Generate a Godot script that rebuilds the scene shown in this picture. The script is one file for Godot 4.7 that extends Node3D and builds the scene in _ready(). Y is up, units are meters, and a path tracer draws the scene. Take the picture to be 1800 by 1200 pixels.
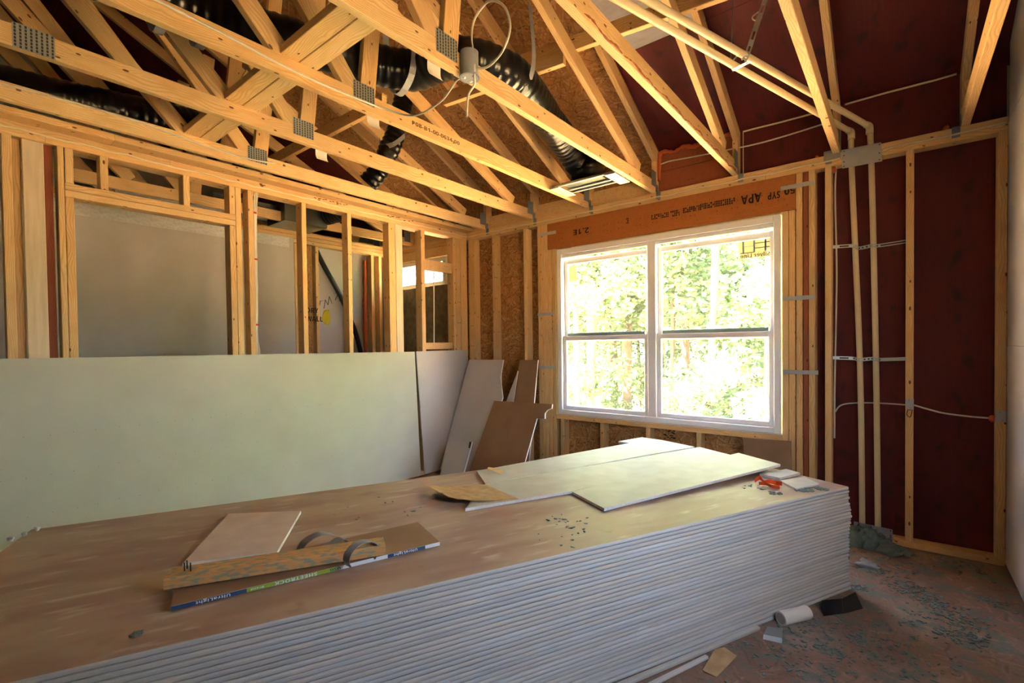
extends Node3D
# A framed upper-storey bedroom under roof trusses, with a stack of drywall waiting on the floor.
# z = 0 is the stud face of the window wall, x = 0 the stud face of the left partition, y = 0 the subfloor.

const INCH := 0.0254
const TRUSS_X := 0.243      # left face of the truss beside the partition
const TRUSS_STEP := 0.6096
const PLATE_TOP := 2.467
const DECK_Y := 2.84        # underside of the roof deck at z = 0
const PITCH := 0.5
const RIGHT_X := 4.09
const STACK_TOP := 0.52

var rng := RandomNumberGenerator.new()
var M := {}
var PINE: Array = []
var taken := {}

# ---------------------------------------------------------------- scene tree helpers
func numbered(called: String) -> String:
	if not taken.has(called):
		taken[called] = 0
		return called
	taken[called] += 1
	return "%s_%03d" % [called, taken[called]]

func tag(o: Node, label: String, category: String, group := "") -> Node:
	o.set_meta("label", label)
	o.set_meta("category", category)
	if group != "":
		o.set_meta("group", group)
	return o

func thing(called: String, label: String, category: String, at := Vector3.ZERO, group := "") -> Node3D:
	var o := Node3D.new()
	o.name = numbered(called)
	add_child(o)
	o.position = at
	tag(o, label, category, group)
	return o

func setting(called: String, label: String, at := Vector3.ZERO) -> Node3D:
	var o := Node3D.new()
	o.name = called
	add_child(o)
	o.position = at
	o.set_meta("kind", "structure")
	o.set_meta("label", label)
	return o

func put(called: String, mesh: Mesh, material: Material, parent: Node, at := Vector3.ZERO) -> MeshInstance3D:
	var o := MeshInstance3D.new()
	o.name = numbered(called) if parent == self else called
	o.mesh = mesh
	if material:
		o.material_override = material
	parent.add_child(o, true)
	o.position = at
	return o

# ---------------------------------------------------------------- mesh helpers
func tri(st: SurfaceTool, a: Vector3, b: Vector3, c: Vector3, ua: Vector2, ub: Vector2, uc: Vector2) -> void:
	st.set_uv(ua); st.add_vertex(a)
	st.set_uv(ub); st.add_vertex(b)
	st.set_uv(uc); st.add_vertex(c)

func quad(st: SurfaceTool, a: Vector3, b: Vector3, c: Vector3, d: Vector3, u0 := Vector2(0, 0), u1 := Vector2(1, 0), u2 := Vector2(1, 1), u3 := Vector2(0, 1)) -> void:
	tri(st, a, b, c, u0, u1, u2)
	tri(st, a, c, d, u0, u2, u3)

func new_st(smooth := -1) -> SurfaceTool:
	var st := SurfaceTool.new()
	st.begin(Mesh.PRIMITIVE_TRIANGLES)
	st.set_smooth_group(smooth)
	return st

func done(st: SurfaceTool) -> ArrayMesh:
	st.generate_normals()
	return st.commit()

# a prism: the outline (counter-clockwise seen from +axis) in the plane u,v swept from a to b
func sweep_outline(st: SurfaceTool, outline: PackedVector2Array, a: Vector3, b: Vector3, u: Vector3, v: Vector3, uv_at := Vector2.ZERO, uv_scale := Vector2(1, 1)) -> void:
	var n := outline.size()
	var axis := (b - a)
	var length := axis.length()
	var flip := u.cross(v).dot(axis) < 0.0
	var run := 0.0
	for i in n:
		var p := outline[i]
		var q := outline[(i + 1) % n]
		var step := p.distance_to(q)
		var a0 := a + u * p.x + v * p.y
		var a1 := a + u * q.x + v * q.y
		var b0 := b + u * p.x + v * p.y
		var b1 := b + u * q.x + v * q.y
		var t0 := uv_at + Vector2(run, 0) * uv_scale
		var t1 := uv_at + Vector2(run + step, 0) * uv_scale
		var dv := Vector2(0, length) * uv_scale
		if flip:
			quad(st, a0, a1, b1, b0, t0, t1, t1 + dv, t0 + dv)
		else:
			quad(st, a1, a0, b0, b1, t1, t0, t0 + dv, t1 + dv)
		run += step
	var idx := Geometry2D.triangulate_polygon(outline)
	for k in range(0, idx.size(), 3):
		var c: Array = [outline[idx[k]], outline[idx[k + 1]], outline[idx[k + 2]]]
		var area: float = (c[1] - c[0]).cross(c[2] - c[0])
		var order: Array = [0, 1, 2] if (area > 0.0) else [0, 2, 1]
		var pa: Array = []
		var pb: Array = []
		var tu: Array = []
		for j in order:
			var e: Vector2 = c[j]
			pa.append(a + u * e.x + v * e.y)
			pb.append(b + u * e.x + v * e.y)
			tu.append(uv_at + e * uv_scale)
		if flip:
			tri(st, pa[0], pa[2], pa[1], tu[0], tu[2], tu[1])
			tri(st, pb[0], pb[1], pb[2], tu[0], tu[1], tu[2])
		else:
			tri(st, pa[0], pa[1], pa[2], tu[0], tu[1], tu[2])
			tri(st, pb[0], pb[2], pb[1], tu[0], tu[2], tu[1])

func eased(w: float, h: float, r: float) -> PackedVector2Array:
	var x := w / 2
	var y := h / 2
	return PackedVector2Array([Vector2(-x + r, -y), Vector2(x - r, -y), Vector2(x, -y + r), Vector2(x, y - r), Vector2(x - r, y), Vector2(-x + r, y), Vector2(-x, y - r), Vector2(-x, -y + r)])

# a piece of lumber with eased edges: a and b are the ends of its centre line, wide across `side`, tall across the third axis
func lumber(called: String, a: Vector3, b: Vector3, side: Vector3, wide: float, tall: float, material: Material, parent: Node, ease_r := 0.0025) -> MeshInstance3D:
	var st := new_st()
	var mid := (a + b) / 2
	var axis := (b - a).normalized()
	var u := (side - axis * side.dot(axis)).normalized()
	var v := axis.cross(u)
	sweep_outline(st, eased(wide, tall, ease_r), a - mid, b - mid, u, v, Vector2(rng.randf(), rng.randf()), Vector2(1 / 0.30, 1 / 1.3))
	var here: Vector3 = mid
	if parent is Node3D and parent != self:
		here = mid - origin_of(parent)
	return put(called, done(st), material, parent, here)

func origin_of(n: Node) -> Vector3:
	var p := Vector3.ZERO
	while n != self and n is Node3D:
		p += (n as Node3D).position
		n = n.get_parent()
	return p

func pine() -> Material:
	return PINE[rng.randi() % PINE.size()]

# an upright in the window wall (stud face at z = 0) or the partition (stud face at x = 0)
func stud_z(parent: Node, x0: float, x1: float, y0: float, y1: float, material: Material, called := "stud", depth := 0.089) -> MeshInstance3D:
	var x := (x0 + x1) / 2
	return lumber(called, Vector3(x, y0, -depth / 2), Vector3(x, y1, -depth / 2), Vector3.RIGHT, x1 - x0, depth, material, parent)

func stud_x(parent: Node, z0: float, z1: float, y0: float, y1: float, material: Material, called := "stud", face := 0.0, depth := 0.089) -> MeshInstance3D:
	var z := (z0 + z1) / 2
	return lumber(called, Vector3(face - depth / 2, y0, z), Vector3(face - depth / 2, y1, z), Vector3(0, 0, 1), z1 - z0, depth, material, parent)

# a box with small chamfers; lo and hi in world metres
func block(called: String, lo: Vector3, hi: Vector3, material: Material, parent: Node, r := 0.0015, uv_size := 1.0) -> MeshInstance3D:
	var st := new_st()
	var s := hi - lo
	var mid := (lo + hi) / 2
	# sweep along the longest side so that the texture runs with it
	var axis := Vector3(0, 0, 1)
	var u := Vector3.RIGHT
	var v := Vector3.UP
	if s.x >= s.y and s.x >= s.z:
		axis = Vector3.RIGHT; u = Vector3.UP; v = Vector3(0, 0, 1)
	elif s.y >= s.z:
		axis = Vector3.UP; u = Vector3(0, 0, 1); v = Vector3.RIGHT
	var half := absf(s.dot(axis)) / 2
	var w := absf(s.dot(u))
	var h := absf(s.dot(v))
	var rr := minf(r, minf(w, h) * 0.3)
	sweep_outline(st, eased(w, h, rr), -axis * half, axis * half, u, v, Vector2(rng.randf(), rng.randf()), Vector2.ONE / uv_size)
	var here: Vector3 = mid
	if parent != self:
		here -= origin_of(parent)
	return put(called, done(st), material, parent, here)

# a flat sheet cut to an outline given as points in space, with thickness along `thick`
func cut_sheet(called: String, pts: Array, thick: Vector3, material: Material, parent: Node, back: Material = null, uv_size := 1.0, edge: Material = null) -> MeshInstance3D:
	var mid := Vector3.ZERO
	for p in pts:
		mid += p
	mid /= pts.size()
	var nrm := Vector3.ZERO
	for i in pts.size():
		var e0: Vector3 = pts[i]
		var e1: Vector3 = pts[(i + 1) % pts.size()]
		nrm += (e0 - mid).cross(e1 - mid)
	nrm = nrm.normalized()
	if nrm.dot(thick) < 0.0:
		nrm = -nrm
	var u: Vector3 = (pts[1] - pts[0])
	u = (u - nrm * u.dot(nrm)).normalized()
	var v := nrm.cross(u)
	var flat := PackedVector2Array()
	for p in pts:
		var d: Vector3 = p - mid
		flat.append(Vector2(d.dot(u), d.dot(v)))
	if Geometry2D.is_polygon_clockwise(flat):
		flat.reverse()
	var idx := Geometry2D.triangulate_polygon(flat)
	var off := Vector2(rng.randf(), rng.randf())
	var mesh := ArrayMesh.new()
	for layer in 3:
		var st := new_st()
		if layer < 2:
			for k in range(0, idx.size(), 3):
				var c: Array = []
				for j in 3:
					c.append(flat[idx[k + j]])
				if (c[1] - c[0]).cross(c[2] - c[0]) < 0:
					c = [c[0], c[2], c[1]]
				var p3: Array = []
				for e in c:
					p3.append(u * e.x + v * e.y + (thick if layer == 0 else Vector3.ZERO))
				if layer == 0:
					tri(st, p3[0], p3[2], p3[1], c[0] / uv_size + off, c[2] / uv_size + off, c[1] / uv_size + off)
				else:
					tri(st, p3[0], p3[1], p3[2], c[0] / uv_size + off, c[1] / uv_size + off, c[2] / uv_size + off)
		else:
			var n := flat.size()
			for i in n:
				var p := flat[i]
				var q := flat[(i + 1) % n]
				var a := u * p.x + v * p.y
				var b := u * q.x + v * q.y
				var le := p.distance_to(q) / uv_size
				quad(st, a, a + thick, b + thick, b, Vector2(0, 0), Vector2(0, 0.02), Vector2(le, 0.02), Vector2(le, 0))
		st.generate_normals()
		mesh = st.commit(mesh)
		mesh.surface_set_material(layer, [material, back if back else material, edge if edge else material][layer])
	var here: Vector3 = mid
	if parent != self:
		here -= origin_of(parent)
	return put(called, mesh, null, parent, here)

func smooth_path(pts: Array, steps: int) -> PackedVector3Array:
	var out := PackedVector3Array()
	var n := pts.size()
	for i in n - 1:
		var p0: Vector3 = pts[maxi(i - 1, 0)]
		var p1: Vector3 = pts[i]
		var p2: Vector3 = pts[i + 1]
		var p3: Vector3 = pts[mini(i + 2, n - 1)]
		for k in steps:
			out.append(p1.cubic_interpolate(p2, p0, p3, float(k) / steps))
	out.append(pts[n - 1])
	return out

# a round bar along a path; `ripple` gives the ribs of flexible duct
func tube_mesh(path: PackedVector3Array, radius: float, sides := 8, ripple := 0.0, ripple_len := 0.03, origin := Vector3.ZERO, squash := 1.0) -> ArrayMesh:
	var st := new_st(0)
	var n := path.size()
	var rings: Array = []
	var dir := (path[1] - path[0]).normalized()
	var u := dir.cross(Vector3.UP)
	if u.length() < 0.1:
		u = dir.cross(Vector3.RIGHT)
	u = u.normalized()
	var run := 0.0
	for i in n:
		var d := (path[mini(i + 1, n - 1)] - path[maxi(i - 1, 0)]).normalized()
		u = (u - d * u.dot(d)).normalized()
		var v := d.cross(u)
		if i > 0:
			run += path[i].distance_to(path[i - 1])
		var r := radius
		if ripple > 0.0:
			r += ripple * (sin(run / ripple_len * TAU) + 0.6 * sin(run * 31.0 + 1.3 * sin(run * 9.0)))
		var ring := PackedVector3Array()
		for k in sides:
			var a := TAU * k / sides
			var rr := r
			if ripple > 0.0:
				rr += ripple * 0.7 * sin(a * 5.0 + run * 17.0)
			ring.append(path[i] - origin + u * cos(a) * rr * squash + v * sin(a) * rr)
		rings.append(ring)
	for i in n - 1:
		for k in sides:
			var j := (k + 1) % sides
			var p: PackedVector3Array = rings[i]
			var q: PackedVector3Array = rings[i + 1]
			quad(st, p[j], p[k], q[k], q[j], Vector2(float(k + 1) / sides, i), Vector2(float(k) / sides, i), Vector2(float(k) / sides, i + 1), Vector2(float(k + 1) / sides, i + 1))
	st.set_smooth_group(-1)
	for side in 2:
		var ring: PackedVector3Array = rings[0] if side == 0 else rings[n - 1]
		var c: Vector3 = (path[0] if side == 0 else path[n - 1]) - origin
		for k in sides:
			var j := (k + 1) % sides
			if side == 0:
				tri(st, c, ring[k], ring[j], Vector2.ZERO, Vector2.ZERO, Vector2.ZERO)
			else:
				tri(st, c, ring[j], ring[k], Vector2.ZERO, Vector2.ZERO, Vector2.ZERO)
	return done(st)

func tube(called: String, pts: Array, radius: float, material: Material, parent: Node, sides := 8, steps := 6, ripple := 0.0, ripple_len := 0.03, squash := 1.0) -> MeshInstance3D:
	var path := smooth_path(pts, steps) if steps > 1 else PackedVector3Array(pts)
	var at: Vector3 = pts[0]
	var m := tube_mesh(path, radius, sides, ripple, ripple_len, at, squash)
	var here: Vector3 = at
	if parent != self:
		here -= origin_of(parent)
	return put(called, m, material, parent, here)

# a thin ribbon along a path, `wide` across `across` (which stays put)
func strap_mesh(path: PackedVector3Array, across: Vector3, wide: float, thick: float, origin: Vector3) -> ArrayMesh:
	var st := new_st()
	var w := across.normalized() * wide / 2
	var n := path.size()
	var rows: Array = []
	for i in n:
		var d := (path[mini(i + 1, n - 1)] - path[maxi(i - 1, 0)]).normalized()
		var t := d.cross(w).normalized() * thick / 2
		var p := path[i] - origin
		rows.append([p - w - t, p + w - t, p + w + t, p - w + t])
	for i in n - 1:
		for k in 4:
			var j := (k + 1) % 4
			quad(st, rows[i][j], rows[i][k], rows[i + 1][k], rows[i + 1][j])
	quad(st, rows[0][0], rows[0][1], rows[0][2], rows[0][3])
	quad(st, rows[n - 1][3], rows[n - 1][2], rows[n - 1][1], rows[n - 1][0])
	return done(st)

func strap(called: String, pts: Array, across: Vector3, wide: float, thick: float, material: Material, parent: Node, steps := 5) -> MeshInstance3D:
	var path := smooth_path(pts, steps) if steps > 1 else PackedVector3Array(pts)
	var at: Vector3 = pts[0]
	var here: Vector3 = at
	if parent != self:
		here -= origin_of(parent)
	return put(called, strap_mesh(path, across, wide, thick, at), material, parent, here)

func lettering(called: String, words: String, height: float, at: Vector3, basis: Basis, material: Material, parent: Node, depth := 0.0006, serif := false, stretch := 1.0) -> MeshInstance3D:
	var t := TextMesh.new()
	var f := SystemFont.new()
	f.font_names = PackedStringArray(["Droid Serif" if serif else "Droid Sans"])
	f.font_weight = 700
	t.font = f
	t.text = words
	t.font_size = 48
	t.pixel_size = height / 36.0
	t.depth = depth
	t.curve_step = 4.0
	var o := MeshInstance3D.new()
	o.name = called
	o.mesh = t
	o.material_override = material
	parent.add_child(o, true)
	o.transform = Transform3D(basis.scaled_local(Vector3(stretch, 1, 1)), at - (origin_of(parent) if parent != self else Vector3.ZERO))
	return o

# ---------------------------------------------------------------- computed textures
func noise(freq: float, seed_value: int, octaves := 3, kind := FastNoiseLite.TYPE_SIMPLEX_SMOOTH) -> FastNoiseLite:
	var n := FastNoiseLite.new()
	n.seed = seed_value
	n.frequency = freq
	n.noise_type = kind
	n.fractal_octaves = octaves
	return n

func picture(w: int, h: int, f: Callable) -> ImageTexture:
	var data := PackedByteArray()
	data.resize(w * h * 3)
	var k := 0
	for y in h:
		for x in w:
			var c: Color = f.call(x, y)
			data[k] = clampi(int(c.r * 255.0), 0, 255)
			data[k + 1] = clampi(int(c.g * 255.0), 0, 255)
			data[k + 2] = clampi(int(c.b * 255.0), 0, 255)
			k += 3
	var img := Image.create_from_data(w, h, false, Image.FORMAT_RGB8, data)
	img.generate_mipmaps()
	return ImageTexture.create_from_image(img)

func fold(v: float, period: float) -> float:
	return absf(fposmod(v, 2.0 * period) - period)

func pine_picture(seed_value: int) -> ImageTexture:
	var warp := noise(0.9, seed_value, 2)
	var fine := noise(1.0, seed_value + 5, 2)
	var blot := noise(1.3, seed_value + 9, 2)
	var r := RandomNumberGenerator.new()
	r.seed = seed_value
	var knots: Array = []
	for i in 4:
		knots.append(Vector3(r.randf(), r.randf(), r.randf_range(0.010, 0.019)))
	var W := 256
	var H := 1024
	return picture(W, H, func(x: int, y: int) -> Color:
		var u := fold(float(x) / W * 2.0, 1.0)
		var v := fold(float(y) / H * 2.0, 1.0)
		var bend := 0.0
		var dark := 0.0
		for kn in knots:
			var dx: float = (u - kn.x) * 0.30
			var dy: float = (v - kn.y) * 0.65
			var d: float = sqrt(dx * dx + dy * dy * 0.8)
			bend += 0.9 * exp(-d * d / (kn.z * kn.z * 5.0)) * signf(dx + 0.0001)
			dark = maxf(dark, smoothstep(kn.z * 0.75, kn.z * 0.45, d))
		var rings := u * 15.0 + 2.6 * warp.get_noise_2d(u * 1.3, v * 1.6) + bend
		var f := fposmod(rings, 1.0)
		var late := smoothstep(0.35, 0.9, f) * (1.0 - smoothstep(0.93, 1.0, f))
		var g := 0.5 + 0.5 * fine.get_noise_2d(u * 90.0, v * 5.0)
		var b := blot.get_noise_2d(u * 2.0, v * 2.2)
		var c := Color(0.92, 0.81, 0.63).lerp(Color(0.80, 0.63, 0.43), 0.58 * late + 0.16 * g)
		c = c.lerp(Color(0.84, 0.68, 0.47), clampf(b * 0.8, 0.0, 0.6))
		c = c.lerp(Color(0.36, 0.20, 0.10), dark * 0.85)
		return c)

func flake_picture(size: int, count: int, base: Color, tones: Array, seed_value: int, long_px: int, lean := 1.0) -> Image:
	var img := Image.create(size, size, false, Image.FORMAT_RGB8)
	img.fill(base)
	var r := RandomNumberGenerator.new()
	r.seed = seed_value
	for i in count:
		var c: Color = tones[r.randi() % tones.size()]
		var cx := r.randf() * size
		var cy := r.randf() * size
		var a := r.randf_range(-1.0, 1.0) * lean * PI / 2 + (0.0 if r.randf() < 0.5 else PI / 2)
		var le := r.randf_range(0.4, 1.0) * long_px
		var wd := r.randf_range(2.0, 6.0)
		var ca := cos(a)
		var sa := sin(a)
		var k := c.lightened(r.randf() * 0.18) if r.randf() < 0.5 else c.darkened(r.randf() * 0.25)
		for s in int(le):
			for t in int(wd):
				var px := int(cx + ca * s - sa * t)
				var py := int(cy + sa * s + ca * t)
				img.set_pixel(posmod(px, size), posmod(py, size), k)
	return img

func img_tex(img: Image) -> ImageTexture:
	img.generate_mipmaps()
	return ImageTexture.create_from_image(img)

func mat(color: Color, rough := 0.8, metal := 0.0, tex: Texture2D = null) -> StandardMaterial3D:
	var m := StandardMaterial3D.new()
	m.albedo_color = color
	m.roughness = rough
	m.metallic = metal
	if tex:
		m.albedo_texture = tex
		m.texture_filter = BaseMaterial3D.TEXTURE_FILTER_LINEAR_WITH_MIPMAPS_ANISOTROPIC
	return m

func grained(color: Color, scale: Vector3, seed_value: int, low: Color, high: Color, rough := 0.8, freq := 0.02) -> StandardMaterial3D:
	var m := mat(color, rough)
	var t := NoiseTexture2D.new()
	t.width = 256
	t.height = 256
	t.seamless = true
	t.noise = noise(freq, seed_value, 4)
	var g := Gradient.new()
	g.set_color(0, low)
	g.set_color(1, high)
	t.color_ramp = g
	m.albedo_texture = t
	m.uv1_triplanar = true
	m.uv1_scale = scale
	return m

func make_materials() -> void:
	var grain_a := pine_picture(11)
	var grain_b := pine_picture(47)
	for t in [Color(1.0, 0.98, 0.93), Color(0.96, 0.92, 0.86), Color(1.0, 0.95, 0.86), Color(0.92, 0.89, 0.83)]:
		PINE.append(mat(t, 0.62, 0.0, grain_a))
		PINE.append(mat(t, 0.62, 0.0, grain_b))
	M.pale_pine = grained(Color(0.90, 0.83, 0.72), Vector3(6, 0.4, 6), 34, Color(0.90, 0.88, 0.85), Color(1, 1, 1), 0.7)
	M.red_pine = mat(Color(0.66, 0.42, 0.36), 0.7, 0.0, grain_a)
	M.lvl = mat(Color(0.75, 0.53, 0.32), 0.6, 0.0, grain_a)
	var osb := flake_picture(512, 2600, Color(0.66, 0.47, 0.27), [Color(0.70, 0.51, 0.29), Color(0.64, 0.44, 0.24), Color(0.73, 0.55, 0.33), Color(0.58, 0.39, 0.21)], 3, 52)
	M.osb = mat(Color(1, 1, 1), 0.75, 0.0, img_tex(osb))
	# fire-retardant plywood: dyed red, with the veneer's streaks and dark football patches
	var ply := noise(0.9, 21, 3)
	var ply2 := noise(0.8, 27, 3)
	M.red_ply = mat(Color(1, 1, 1), 0.7, 0.0, picture(512, 512, func(x: int, y: int) -> Color:
		var u := fold(x / 512.0 * 2.0, 1.0)
		var v := fold(y / 512.0 * 2.0, 1.0)
		var s := 0.5 + 0.5 * ply.get_noise_2d(u * 60.0, v * 4.0)
		var b := 0.5 + 0.5 * ply2.get_noise_2d(u * 11.0, v * 7.0)
		var c := Color(0.41, 0.088, 0.075).lerp(Color(0.33, 0.062, 0.055), s)
		c = c.lerp(Color(0.20, 0.045, 0.045), smoothstep(0.60, 0.85, b) * 0.7)
		return c.lerp(Color(0.36, 0.16, 0.15), smoothstep(0.34, 0.1, b) * 0.3)))
	M.white_ply = grained(Color(0.80, 0.80, 0.84), Vector3(0.8, 5, 5), 31, Color(0.86, 0.86, 0.86), Color(1, 1, 1), 0.5)
	# drywall: ivory face paper, brown-grey back paper, chalky core at the cut edges
	M.face = grained(Color(0.78, 0.77, 0.71), Vector3(0.5, 0.5, 0.5), 41, Color(0.96, 0.96, 0.95), Color(1, 1, 1), 0.75)
	M.face_grey = grained(Color(0.77, 0.75, 0.735), Vector3(0.4, 0.4, 0.4), 42, Color(0.94, 0.93, 0.92), Color(1, 1, 1), 0.75)
	M.kraft = grained(Color(0.60, 0.47, 0.35), Vector3(0.9, 0.9, 0.9), 43, Color(0.90, 0.88, 0.86), Color(1, 1, 1), 0.7)
	M.kraft_torn = grained(Color(0.76, 0.62, 0.45), Vector3(3, 3, 3), 44, Color(0.86, 0.82, 0.78), Color(1, 1, 1), 0.75)
	M.core = grained(Color(0.88, 0.875, 0.87), Vector3(6, 6, 6), 45, Color(0.88, 0.88, 0.88), Color(1, 1, 1), 0.9)
	M.edge_tones = []
	for k in 5:
		M.edge_tones.append(grained([Color(0.77, 0.76, 0.755), Color(0.75, 0.74, 0.735), Color(0.79, 0.775, 0.76), Color(0.74, 0.735, 0.73), Color(0.78, 0.755, 0.73)][k], Vector3(0.35, 0.35, 0.35), 50 + k, Color(0.95, 0.93, 0.91), Color(1, 1, 1), 0.8))
	# the top of the stack: brown back paper with pink dye, scuffs and smears of white gypsum dust
	var t1 := noise(1.0, 61, 4)
	var t2 := noise(1.0, 62, 3)
	var t3 := noise(1.0, 63, 4)
	var scuffs := picture(1024, 512, func(x: int, y: int) -> Color:
		var u := x / 1024.0 * 3.6
		var v := y / 512.0 * 1.3
		var a := 0.5 + 0.5 * t1.get_noise_2d(u * 1.1, v * 3.2)
		var b := 0.5 + 0.5 * t2.get_noise_2d(u * 3.2 + v * 4.0, v * 15.0)
		var d := 0.5 + 0.5 * t3.get_noise_2d(u * 4.0 + 9.0, v * 5.0)
		var c := Color(0.67, 0.57, 0.49).lerp(Color(0.61, 0.48, 0.42), smoothstep(0.40, 0.75, a))
		c = c.lerp(Color(0.71, 0.62, 0.51), smoothstep(0.5, 0.2, a) * 0.5)
		c = c.lerp(Color(0.78, 0.72, 0.66), smoothstep(0.50, 0.85, b) * smoothstep(0.42, 0.70, d) * 0.8)
		return c.lerp(Color(0.48, 0.33, 0.26), smoothstep(0.30, 0.12, d) * 0.3))
	M.stack_top = mat(Color(1, 1, 1), 0.5, 0.0, scuffs)
	# subfloor: reddish strand board under gypsum dust and grey-green insulation lint
	var f1 := noise(1.0, 71, 4)
	var f2 := noise(1.0, 72, 4)
	var f3 := noise(1.0, 73, 3)
	var under := flake_picture(512, 1600, Color(0.44, 0.28, 0.19), [Color(0.50, 0.31, 0.20), Color(0.40, 0.25, 0.17), Color(0.46, 0.27, 0.18), Color(0.37, 0.25, 0.19)], 9, 40)
	M.subfloor = mat(Color(1, 1, 1), 0.8, 0.0, picture(1024, 1024, func(x: int, y: int) -> Color:
		var u := x / 1024.0 * 2.6
		var v := y / 1024.0 * 2.6
		var c := under.get_pixel(x % 512, y % 512)
		var d := 0.5 + 0.5 * f2.get_noise_2d(u * 0.9, v * 0.9)
		c = c.lerp(Color(0.66, 0.59, 0.54), 0.42 + 0.45 * smoothstep(0.45, 0.75, d))
		var lint := 0.5 + 0.5 * f1.get_noise_2d(u * 5.5, v * 9.0)
		var speck := 0.5 + 0.5 * f3.get_noise_2d(u * 60.0, v * 60.0)
		c = c.lerp(Color(0.42, 0.45, 0.41), smoothstep(0.54, 0.68, lint) * (0.5 + 0.5 * speck))
		return c.darkened(0.12 * speck)))
	M.steel = mat(Color(0.72, 0.73, 0.75), 0.42, 0.6)
	M.steel_dull = mat(Color(0.60, 0.60, 0.60), 0.55, 0.35)
	M.tie = mat(Color(0.50, 0.53, 0.56), 0.55, 0.4)
	M.duct = grained(Color(0.05, 0.05, 0.06), Vector3(9, 9, 9), 81, Color(0.5, 0.5, 0.5), Color(1, 1, 1), 0.28)
	M.foil = mat(Color(0.62, 0.56, 0.52), 0.25, 0.8)
	M.sheet_metal = mat(Color(0.50, 0.53, 0.52), 0.32, 0.85)
	M.pipe = mat(Color(0.88, 0.81, 0.66), 0.38)
	M.cable = mat(Color(0.84, 0.82, 0.78), 0.5)
	M.string = mat(Color(0.90, 0.84, 0.70), 0.8)
	M.grey_plastic = mat(Color(0.55, 0.56, 0.60), 0.5)
	M.red_plastic = mat(Color(0.75, 0.10, 0.06), 0.5)
	M.orange = mat(Color(0.90, 0.33, 0.10), 0.55)
	M.orange_foam = mat(Color(0.80, 0.40, 0.24), 0.9)
	M.yellow_foam = mat(Color(0.86, 0.80, 0.60), 0.9)
	M.vinyl = mat(Color(0.93, 0.93, 0.95), 0.35)
	M.weather = mat(Color(0.55, 0.66, 0.66), 0.7)
	M.ink = mat(Color(0.13, 0.09, 0.06), 0.8)
	M.ink_soft = mat(Color(0.40, 0.25, 0.13), 0.8)
	M.blue_ink = mat(Color(0.16, 0.20, 0.45), 0.8)
	M.black = mat(Color(0.03, 0.03, 0.035), 0.5)
	M.black_film = mat(Color(0.10, 0.10, 0.12), 0.3)
	M.hose = mat(Color(0.035, 0.035, 0.04), 0.4)
	M.grey_strap = mat(Color(0.60, 0.60, 0.63), 0.55)
	M.paper_tag = mat(Color(0.85, 0.83, 0.80), 0.7)
	M.tube_white = mat(Color(0.86, 0.83, 0.80), 0.6)
	M.lint = mat(Color(0.46, 0.52, 0.50), 0.95)
	M.tarp = grained(Color(0.62, 0.56, 0.46), Vector3(2, 2, 2), 91, Color(0.75, 0.75, 0.75), Color(1, 1, 1), 0.6)
	M.tape_blue = mat(Color(0.14, 0.27, 0.42), 0.6)
	M.tape_green = mat(Color(0.55, 0.66, 0.20), 0.6)
	M.tape_white = mat(Color(0.86, 0.88, 0.88), 0.6)
	M.sticker = mat(Color(0.93, 0.90, 0.74, 0.75), 0.5)
	M.sticker.transparency = BaseMaterial3D.TRANSPARENCY_ALPHA
	M.glass = mat(Color(0.95, 0.98, 0.97, 0.06), 0.02)
	M.glass.transparency = BaseMaterial3D.TRANSPARENCY_ALPHA
	M.plastic_film = mat(Color(0.85, 0.88, 0.92, 0.45), 0.15)
	M.plastic_film.transparency = BaseMaterial3D.TRANSPARENCY_ALPHA
	M.soil = grained(Color(0.66, 0.53, 0.40), Vector3(0.25, 0.25, 0.25), 95, Color(0.55, 0.60, 0.45), Color(1, 1, 1), 0.95)
	M.bark = grained(Color(0.56, 0.49, 0.42), Vector3(3, 0.6, 3), 96, Color(0.55, 0.55, 0.55), Color(1, 1, 1), 0.9)
	M.siding = mat(Color(0.75, 0.74, 0.70), 0.8)
	M.shingle = mat(Color(0.30, 0.30, 0.31), 0.9)
	M.leaf = mat(Color(1, 1, 1), 0.6)
	M.leaf.vertex_color_use_as_albedo = true

# ---------------------------------------------------------------- the room
func sealant(parent: Node, a: Vector3, b: Vector3) -> void:
	var pts: Array = []
	var n := int(a.distance_to(b) / 0.09)
	for i in n + 1:
		pts.append(a.lerp(b, float(i) / n) + Vector3(rng.randf_range(-0.0015, 0.0015), rng.randf_range(-0.005, 0.005), rng.randf_range(-0.0015, 0.0015)))
	tube("sealant_bead", pts, 0.006, M.string, parent, 6, 3)

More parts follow.
